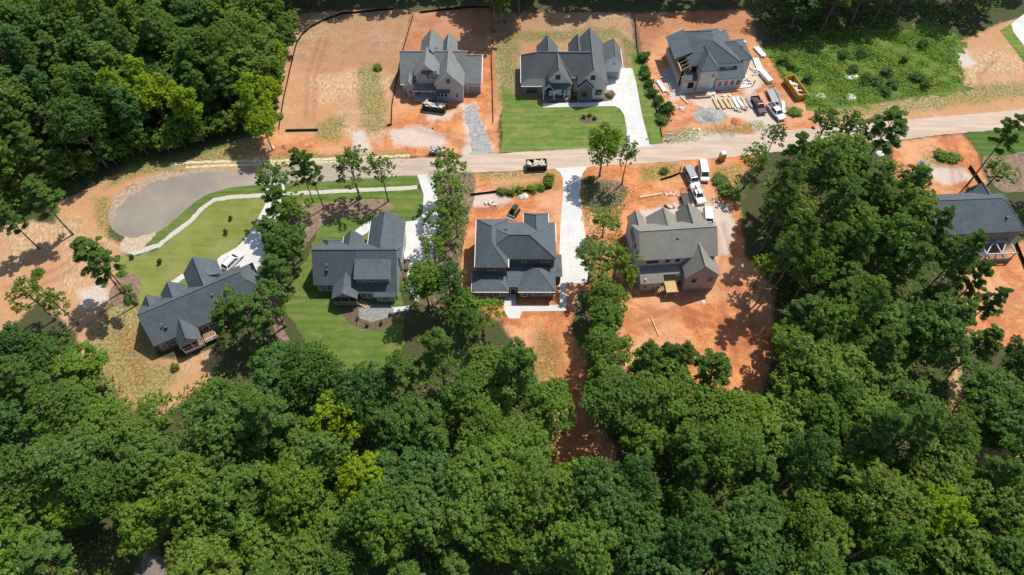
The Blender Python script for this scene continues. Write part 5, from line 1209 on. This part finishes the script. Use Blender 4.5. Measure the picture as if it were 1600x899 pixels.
def tree(x, y, kind, H, Rr, tone, label, group=None, rz=None, name=None, rg=rng, cat='tree'):
    pool, h0, r0 = {'b': (BROAD, 18.0, 4.5), 's': (SPARSE, 16.0, 3.2), 'p': (PINE, 20.0, 3.05), 'n': (NARROW, 18.0, 2.9), 'l': (LOWT, 9.0, 2.6)}[kind]
    cm, tm = pool[rg.randrange(len(pool))]
    root = empty(name or {'p': 'pine_tree', 'n': 'narrow_crowned_tree', 'l': 'understory_tree', 's': 'open_crowned_tree'}.get(kind, 'broadleaf_tree'), (x, y, 0), rg.uniform(0, 6.28) if rz is None else rz, label, cat, group)
    root.scale = (Rr / r0, Rr / r0, H / h0)
    for nm, me_, mt in (('crown', cm, M[LEAFN[tone]]), ('trunk', tm, None)):
        o = bpy.data.objects.new(nm, me_); COL.objects.link(o); o.parent = root
        if mt: o.material_slots[0].link = 'OBJECT'; o.material_slots[0].material = mt
    return root
def tpx(px, py, H, kind='b', Rr=4, tone='mid', label='', group=None, f=.68):
    p = at(px, py, H * f); return tree(p.x, p.y, kind, H, Rr, tone, label, group)
def inpoly(x, y, poly):
    c = False; n = len(poly)
    for i in range(n):
        x0, y0 = poly[i]; x1, y1 = poly[(i + 1) % n]
        if (y0 > y) != (y1 > y) and x < (x1 - x0) * (y - y0) / (y1 - y0) + x0: c = not c
    return c
def proj(x, y, z=0):
    d = y * _c + (CAM_H - z) * _s; return 800 + FPX * x / d, 449.5 - FPX * (y * _s - (CAM_H - z) * _c) / d

# single trees that stand out
taken = []
def T(px, py, H, kind, Rr, tone, label, group=None, f=.68):
    o = tpx(px, py, H, kind, Rr, tone, label, group, f); taken.append((o.location.x, o.location.y, Rr)); return o
T(945, 226, 14.5, 'b', 3.8, 'mid', 'round crowned green tree beside the white driveway mouth')
T(981, 243, 13.5, 's', 2.3, 'mid', 'slim green tree just right of the round tree by the white driveway')
T(485, 268, 17, 'p', 2.3, 'mid', 'left slender twin pine on the verge mulch near the road')
T(470, 262, 16, 'p', 2.3, 'pine', 'second slender pine left of the verge mulch bed')
T(548, 258, 15.5, 's', 3.7, 'mid', 'taller loose crowned tree behind the small front gables')
T(595, 266, 14.5, 's', 2.5, 'mid', 'smaller loose crowned tree right beside the taller one at the road')
T(430, 285, 16, 's', 3.8, 'mid', 'leafy tree nearest the road between the two left driveways')
T(432, 318, 14, 'p', 2.6, 'pine', 'dark pine over the leftmost driveway bend')
T(700, 262, 14, 's', 3.4, 'olive', 'yellowish tree at the road end of the strip right of the second driveway')
SG = 'trees between the two left houses'
for px, py, H, R_, k, tn, lb in [(454, 332, 14, 3.6, 's', 'mid', 'mid green tree in the left strip just below the road trees'), (424, 368, 13, 3.3, 'p', 'pine', 'pine hanging over the leftmost pale driveway'), (446, 388, 14, 3.8, 'b', 'dark', 'dark round tree in the middle of the left strip'), (430, 425, 14, 3.0, 'p', 'pine', 'pine beside the right end of the angled house'),
    (458, 372, 11, 2.6, 's', 'mid', 'small loose tree at the lawn side of the left strip'), (362, 478, 15, 2.8, 's', 'mid', 'loose green tree overhanging the roof of the angled house'), (392, 492, 15, 3.4, 'p', 'pine', 'pine by the right corner of the angled house'), (424, 470, 14, 3.4, 's', 'mid', 'loose tree at the lower end of the left strip'), (350, 503, 13, 2.3, 'p', 'pine', 'short pine close behind the angled house roof')]: T(px, py, H, k, R_, tn, lb)
for px, py, H, R_, k, tn, lb in [(702, 300, 14, 3.8, 's', 'mid', 'bright green tree near the road in the strip right of the second driveway'), (712, 335, 11, 2.6, 's', 'mid', 'small round tree in the strip above the dark hip roof'), (688, 345, 12, 3.0, 's', 'mid', 'loose tree shading the second driveway'), (678, 392, 11, 2.8, 's', 'mid', 'loose tree at the lower corner of the second driveway'), (692, 372, 10, 2.2, 's', 'mid', 'small loose tree left of the dark hip roof'), (662, 440, 14, 3.8, 'b', 'mid', 'green tree at the corner of the fan shaped patio'), (700, 440, 13, 3.4, 'b', 'dark', 'dark tree at the foot of the strip left of the dark hip roof'),
    (752, 490, 12, 3.6, 's', 'mid', 'loose green tree at the rear left corner of the dark hip roof'), (722, 478, 11, 2.6, 'b', 'mid', 'small green tree left of the rear corner tree')]: T(px, py, H, k, R_, tn, lb)
for px, py, H, R_, k, tn, lb in [(946, 344, 8, 2.6, 's', 'mid', 'small green tree between the white driveway and the taupe house front'), (926, 405, 12, 3.6, 's', 'mid', 'loose green tree overhanging the middle of the white driveway'), (966, 405, 13, 3.4, 's', 'olive', 'yellow green tree against the left wall of the taupe house'), (984, 435, 9, 1.7, 's', 'lime', 'small lime tree at the rear left corner of the taupe house'), (945, 462, 12, 3.4, 'b', 'mid', 'bright round tree below the foot of the white driveway'), (948, 500, 12, 3.5, 'b', 'mid', 'round tree second from the driveway foot in the clay strip'), (950, 548, 13, 3.7, 'b', 'mid', 'round tree third from the driveway foot in the clay strip'), (942, 590, 13, 3.4, 'b', 'mid', 'green tree above the lower woods at the clay trail')]: T(px, py, H, k, R_, tn, lb)
T(140, 398, 17, 'p', 3.4, 'pine', 'leaning pine at the straw clearing with two dark neighbours', f=.75)
T(165, 418, 17, 'p', 3.0, 'pine', 'pine right of the leaning pine left of the lawn', f=.75)
T(55, 300, 17, 'p', 3.4, 'pine', 'pine standing out of the left wood over the straw clearing', f=.8)
T(18, 345, 14, 'p', 2.5, 'pine', 'pine at the left edge of the photo above the straw clearing')
T(45, 462, 13, 's', 2.8, 'mid', 'loose young tree at the lower left of the straw clearing')
T(85, 472, 12, 's', 2.2, 'mid', 'small loose tree right of the young one in the straw clearing')
T(1588, 195, 20, 'p', 3.0, 'pine', 'tall leaning pine with long bare trunk at the right edge', f=.9)
T(1560, 270, 9, 's', 3.2, 'mid', 'dark loose tree behind the rightmost house')
T(1210, 215, 13, 's', 2.3, 'mid', 'slender tree in front of the white pickup truck')
T(1180, 250, 13, 's', 3.0, 'olive', 'yellowish tree right of the yellow toilet')
for px, py, H, R_, k, tn, lb in [(1290, 195, 15, 3.4, 's', 'dark', 'leftmost tree of the tall group by the road'), (1330, 200, 16, 3.6, 's', 'mid', 'middle tree of the tall group by the road'), (1385, 200, 17, 4.0, 'p', 'pine', 'rightmost pine of the tall group by the road'), (1425, 285, 12, 3.0, 'b', 'dark', 'dark tree left of the rightmost house roof')]: T(px, py, H, k, R_, tn, lb)
for px, py, R_, lb in [(1015, 560, 2.8, 'leftmost pine top along the lower edge of the clay yard'), (1043, 552, 2.4, 'second pine top along the lower edge of the clay yard'), (1072, 560, 2.4, 'third pine top along the lower edge of the clay yard'), (1118, 572, 3.0, 'rightmost pine top along the lower edge of the clay yard')]: T(px, py, 16.5, 'p', R_ + .2, 'pine', lb, f=.82)
T(525, 645, 17, 'b', 3.6, 'lime', 'bright lime tree in the lower woods below the patio lawn', f=.8)
T(572, 745, 17, 'b', 3.6, 'lime', 'bright lime tree in the middle of the lower woods', f=.8)
T(245, 640, 9, 's', 3, 'mid', 'low loose tree in the bare gap below the angled house')
T(1085, 700, 18, 'b', 3.4, 'mid', 'vivid green tree standing out below the clay yard')
T(1195, 415, 11, 's', 2.0, 'lime', 'small yellow green tree at the left edge of the right hand wood')
T(400, 150, 17, 'b', 3.6, 'lime', 'lime tree at the edge of the left wood by the straw lot')
T(240, 150, 17, 'b', 4.2, 'lime', 'lime tree inside the left wood above the turning circle')
T(290, 165, 16, 'b', 3.4, 'lime', 'smaller lime tree at the wood edge above the turning circle')
T(408, 190, 13, 'b', 2.8, 'lime', 'low lime tree at the corner of wood and road verge')

for px, py, H, R_, lb in [(1525, 440, 17, 2.6, 'loose pine over the left edge of the tan yard'), (1545, 475, 16, 2.4, 'lower loose pine reaching over the tan yard'), (1500, 395, 18, 3.2, 'pine covering the left end of the rightmost dark roof'), (1535, 540, 15, 3.0, 'pine at the lower edge of the tan yard'), (1490, 500, 18, 3.2, 'pine left of the tan yard corner')]: T(px, py, H, 'p', R_, 'pine', lb)
# woods: every tree its own object
WOODS = [
 ('b', [(-60,540),(20,515),(95,520),(125,560),(165,615),(215,660),(265,665),(310,625),(345,555),(390,520),(450,508),(490,570),(520,592),(590,590),(632,535),(652,480),(720,505),(800,528),(842,560),(862,610),(862,665),(872,715),(892,750),(930,768),(955,775),(962,740),(945,690),(930,645),(975,582),(1050,590),(1110,596),(1180,618),(1210,595),(1250,560),(1330,545),(1430,560),(1500,620),(1560,680),(1660,720),(1700,1000),(-80,1000)], 14, 6.9, 'in the woods filling the bottom of the photo'),
 ('n', [(-80,-140),(470,-140),(462,40),(445,90),(432,150),(424,190),(350,210),(270,235),(205,250),(150,270),(90,300),(20,335),(-80,345)], 0, 5.9, 'in the wood left of the straw covered lot'),
 ('r', [(1205,300),(1240,235),(1330,235),(1400,260),(1450,320),(1470,370),(1500,430),(1520,470),(1500,520),(1440,545),(1330,535),(1240,540),(1215,500),(1205,440),(1200,360)], 14, 6.1, 'in the wood between the taupe house and the rightmost house'),
 ('b', [(1180,-140),(1640,-140),(1580,10),(1555,22),(1500,38),(1445,12),(1410,34),(1330,48),(1230,54),(1190,42)], 0, 7.2, 'in the dark wood behind the green lot'),
 ('b', [(766,-60),(806,-60),(812,30),(800,66),(772,64)], 0, 4.6, 'in the narrow dark clump behind the two middle far houses'),
 ('t', [(472,-140),(1180,-140),(1180,6),(985,12),(830,8),(766,6),(640,4),(540,6),(476,22)], 0, 6.2, 'along the top edge behind the far lots'),
 ('b', [(1530,530),(1620,525),(1700,560),(1700,720),(1580,690),(1530,640)], 12, 7.5, 'at the lower right beside the tan yard'),
 ('b', [(1570,250),(1650,240),(1680,300),(1600,300)], 10, 6, 'right of the rightmost house at the photo edge'),
]
NOGO = [P2(p) for p in ([(190,845),(335,845),(345,990),(170,990)], [(845,480),(925,470),(925,600),(938,690),(955,770),(905,735),(862,700)], [(1440,290),(1600,290),(1600,425),(1480,425)], [(210,400),(350,400),(385,530),(330,560),(220,580)], [(130,520),(230,520),(330,560),(290,600),(240,630),(170,590)])]
TN = {'mid': 'mid green', 'dark': 'deep green', 'olive': 'olive green', 'pine': 'dark needled', 'lime': 'lime green'}
cnt = 0; hh_ = 0
for kind, poly, zc, sp, where in WOODS:
    cand = []
    xs = [at(px, py, zc) for px, py in poly]; x0, x1 = min(p.x for p in xs), max(p.x for p in xs); y0, y1 = min(p.y for p in xs), max(p.y for p in xs)
    r = random.Random(int(sp * 10) + len(poly)); y = y0; row = 0
    while y < y1:
        x = x0 + (sp / 2 if row % 2 else 0)
        while x < x1: cand.append((x + r.uniform(-.3, .3) * sp, y + r.uniform(-.3, .3) * sp)); x += sp
        y += sp * .87; row += 1
    for (x, y) in cand:
        px, py = proj(x, y, zc)
        if not inpoly(px, py, poly): continue
        if x < -185 or x > 185 or y < 8 or y > 208: continue
        gpx, gpy = proj(x, y, 0)
        if gpx < -25 or gpx > 1625 or gpy < -22 or gpy > 960: continue
        if any(inpoly(x, y, g) for g in NOGO): continue
        if any((x - a) ** 2 + (y - b) ** 2 < (R_ * .55 + 1.6) ** 2 for a, b, R_ in taken): continue
        n1 = (.5 if kind == 'r' else 0) + math.sin(x * .11 + 1.3) + math.sin(y * .13 + x * .05) + r.uniform(-1, 1)
        k = 'b'; tone = 'dark' if n1 < -.75 else ('mid' if n1 < 1.35 else 'olive')
        if kind == 'n': k = 'n' if r.random() < .72 else 'b'
        if r.random() < (.07 if k == 'n' and px > 180 else .012): tone = 'lime'
        pin = .1 if kind in 'bn' else (.62 if kind == 'r' else .5)
        if r.random() < pin: k = 'p'; tone = 'pine'
        H = r.uniform(11.5, 21) * (1.12 if k == 'p' else 1); Rr = {'b': 4.1, 'n': 3.2}.get(k, sp * .62) * r.uniform(.8, 1.28) * (.72 if k == 'p' else 1)
        if kind == 't': H = r.uniform(15, 20)
        kn = {'p': 'pine', 'n': 'narrow crowned tree'}.get(k, 'broadleaf tree')
        tree(x, y, k, H, Rr, tone, '%s %s %s' % (TN[tone], kn, where), '%s %ss %s' % (TN[tone], kn, where), rg=r)
        cnt += 1
EDGE = [(20,338),(48,322),(85,306),(118,290),(150,276),(178,264),(205,256),(235,250),(262,243),(290,236),(318,228),(345,218),(372,212),(400,203),(424,190),(432,165),(438,140),(444,112),(450,88),(458,62)]
for i, (px, py) in enumerate(EDGE):
    p = at(px + rng.uniform(-5, 5), py - 6, 0); tree(p.x, p.y, 'l', rng.uniform(5, 10), rng.uniform(1.9, 3.0), 'lime' if i in (15, 17) else rng.choice(['mid', 'mid', 'olive']), ('small leafy understory tree at the road side edge of the left wood' if i < 14 else 'small leafy understory tree where the left wood meets the straw lot') if i not in (15, 17) else 'lime green understory tree where the left wood meets the straw lot', 'understory trees at the edge of the left wood')
import collections
print(collections.Counter(o.name.split('.')[0] for o in COL.objects if o.parent is None and 'tree' in o.name))

# shrubs
def shrub(px, py, Rr, h_, tone, label, group=None, z=0, cat='shrub', name='shrub'):
    o = bpy.data.objects.new(name, BUSH[rng.randrange(4)]); COL.objects.link(o); o.location = at(px, py); o.location.z = z
    o.scale = (Rr, Rr, h_); o.rotation_euler.z = rng.uniform(0, 6.28)
    o.material_slots[0].link = 'OBJECT'; o.material_slots[0].material = M[LEAFN[tone]]
    return tag(o, label, cat, group)
for (px, py, R_, h_), w_ in zip([(1004,92,1.8,2.2),(1006,112,1.6,2.0),(1008,122,1.5,1.8),(1014,135,1.5,2),(1020,148,1.7,2),(1028,160,1.6,2.2),(1038,178,2.2,3.4),(1036,190,1.8,1.6)], ('first, nearest the top', 'second', 'third', 'fourth', 'fifth', 'sixth', 'seventh and tallest', 'last, nearest the road')):
    shrub(px, py, R_, h_, 'dark' if h_ > 1.9 else 'mid', 'shrub %s in the row between the lawn strip and the unfinished house' % w_, 'shrub row left of the unfinished house')
for (px, py, R_), w_ in zip([(1315,88,2.1),(1345,86,2.1),(1225,98,2.4),(1240,105,2.3),(1352,125,2.2),(1370,132,2.6),(1385,118,2.3),(1395,135,2.4),(1380,145,2.2),(1432,125,2.2),(1442,138,1.8),(1442,74,2.0),(1332,112,1.9),(1262,128,2.0),(1410,98,1.5)], ('upper left', 'upper middle', 'big pale left', 'pale left lower', 'left clump edge', 'clump centre', 'clump top', 'clump right', 'clump foot', 'right hand', 'right hand lower', 'upper right', 'above the white sheet', 'next to the yellow skip', 'small right of centre')):
    shrub(px, py, R_ * .8, 1.7, 'mid' if 'pale' in w_ else 'dark', '%s dark shrub in the weedy green lot' % w_, 'shrubs in the green lot')
for (px, py, R_), w_ in zip([(786,300,1.3),(798,303,1.2),(812,300,1.2),(832,297,1.5),(846,296,1.1),(858,288,1.3),(860,281,1.2)], ('leftmost', 'second', 'third', 'tallest middle', 'fifth', 'sixth', 'corner')):
    shrub(px, py, R_, 1.1, 'mid', '%s low bush of the row between the road and the hip roofed brick house' % w_, 'bushes above the brick house')
for px, py, R_, lb in [(1128, 285, 2.4, 'upper bushy growth right of the white van'), (1140, 300, 2.6, 'lower bushy growth right of the white van'), (1242, 176, 2.0, 'round bush beside the white panel near the pickup'), (1488, 250, 2.0, 'right bush on the clay of the rightmost lot'), (1470, 246, 1.8, 'left bush on the clay of the rightmost lot'), (1440, 268, 2.0, 'bush by the blue sheeting on the rightmost lot'), (205, 468, 1.5, 'dark shrub at the edge of the leftmost mulch bed'), (62, 430, 1.4, 'small shrub patch on the straw clearing'),
    (200, 452, 1.2, 'small shrub inside the leftmost mulch bed'), (920, 282, 1.3, 'low bush at the right flare of the white driveway'), (1038, 268, 1.2, 'low bush above the bent silt fence'), (592, 108, 1.4, 'weed clump on the straw lot'), (275, 575, 1.0, 'small bush in the bare gap'), (425, 185, 2.2, 'grey green brush pile at the left wood corner')]:
    shrub(px, py, R_, 1.2, 'mid' if 'dark' not in lb else 'dark', lb)
for (px, py), w_ in zip([(361, 343), (354, 365), (251, 412), (207, 404)], ('upper right', 'lower right', 'middle', 'lower left')): shrub(px, py, .55, 1.3, 'dark', '%s small dark ornamental shrub on the yellowing lawn' % w_, 'ornamental shrubs on the leftmost lawn')
for (px, py), w_ in zip([(559, 500), (574, 510), (596, 507), (610, 493)], ('leftmost', 'lower left', 'lower right', 'rightmost')): shrub(px, py, .4, .8, 'dark', '%s small shrub in the mulch ring of the fan patio' % w_, 'shrubs round the fan patio')
for (px, py), w_ in zip([(868, 152), (880, 153), (893, 154), (903, 153), (915, 152), (928, 150), (938, 150), (948, 150), (954, 152)], ('first', 'second', 'third', 'fourth', 'fifth', 'sixth', 'seventh', 'eighth', 'last')): shrub(px, py, .6, .7, 'mid', '%s low plant from the left in the bed before the rambling dark house' % w_, 'bed plants before the rambling house')
for (px, py), w_ in zip([(912, 184), (921, 182), (929, 186)], ('left', 'middle', 'right')): shrub(px, py, .6, .7, 'dark', '%s plant in the round lawn bed' % w_, 'plants in the round lawn bed')
for (px, py), w_ in zip([(632, 410), (635, 422), (632, 436)], ('upper', 'middle', 'lower')): shrub(px, py, .45, .6, 'dark', '%s plant in the side bed right of the second house' % w_, 'side bed plants')

# undergrowth, meadow weeds and scattered verge weeds: nobody could count these
def scatter(name, polys, n, size, hgt, m, label, cat, z=.02, zj=0.6, seed=1, keep=None):
    g = np.random.default_rng(seed); P = []
    tot = []
    for poly in polys:
        w_ = P2(poly); xs = [p[0] for p in w_]; ys = [p[1] for p in w_]; tot.append((w_, (max(xs) - min(xs)) * (max(ys) - min(ys)), min(xs), max(xs), min(ys), max(ys)))
    S = sum(t[1] for t in tot)
    for w_, ar, xa, xb, ya, yb in tot:
        k = int(n * ar / S); q = np.stack([g.uniform(xa, xb, k), g.uniform(ya, yb, k)], 1); d = sdf(w_, q[:, 0], q[:, 1]); q = q[d > g.uniform(-.6, .6, k)]
        nn = np.sin(q[:, 0] * .9 + 1) * np.sin(q[:, 1] * 1.1) + np.sin(q[:, 0] * .33 + q[:, 1] * .27) + g.uniform(-.8, .8, len(q)); q = q[nn > -.55]; P.append(q)
    q = np.concatenate(P); k = len(q)
    pos = np.column_stack([q, z + g.uniform(0, hgt, k) * (.4 + .6 * (np.sin(q[:, 0] * .7) * np.cos(q[:, 1] * .8) > 0))]); nor = g.normal(scale=zj, size=(k, 3)) + [0, 0, 1]; s = g.uniform(.6, 1.3, k) * size
    me = leafmesh(name, quads(pos, nor, s, s * .6, g)); me.materials.clear(); me.materials.append(m)
    o = bpy.data.objects.new(name, me); COL.objects.link(o); return tag(o, label, cat, None, 'stuff')
scatter('undergrowth', [[(-60,520),(100,520),(240,650),(350,560),(470,540),(560,620),(640,560),(790,540),(840,700),(930,780),(970,800),(960,640),(1180,620),(1240,540),(1500,560),(1660,720),(1660,910),(-60,910)], [(-60,0),(460,0),(430,190),(240,240),(150,275),(30,340),(-60,350)], [(1195,270),(1400,250),(1470,330),(1520,500),(1440,560),(1230,550),(1190,440)], [(1180,0),(1590,0),(1500,40),(1430,30),(1390,45),(1230,70),(1190,50)]], 90000, .3, 1.6, M['l_mid'], 'low leafy undergrowth on the woodland floor', 'undergrowth')
scatter('weeds', [[(1196,76),(1300,52),(1420,50),(1440,35),(1500,62),(1495,90),(1515,135),(1400,155),(1300,168),(1262,165),(1226,122)]], 42000, .22, .75, M['l_grass'], 'knee high green weeds covering the vacant lot', 'weeds', zj=.8, seed=2)
scatter('weeds', GREEN[:7] + GREEN[8:11], 14000, .12, .3, M['l_grass'], 'patchy green weeds scattered on bare soil and verges', 'weeds', seed=3)
scatter('leaf_litter', [[(905,300),(930,285),(1000,290),(985,318),(965,340),(975,380),(992,420),(985,470),(920,470),(922,420),(915,370)], [(668,270),(735,268),(742,300),(732,345),(722,400),(716,450),(700,480),(650,470),(686,395),(688,330)], [(425,330),(480,330),(470,400),(448,440),(440,500),(425,500),(425,440),(440,390)]], 26000, .15, .6, M['l_mid'], 'low scrub and litter under the tree strips between driveways', 'scrub', seed=4)
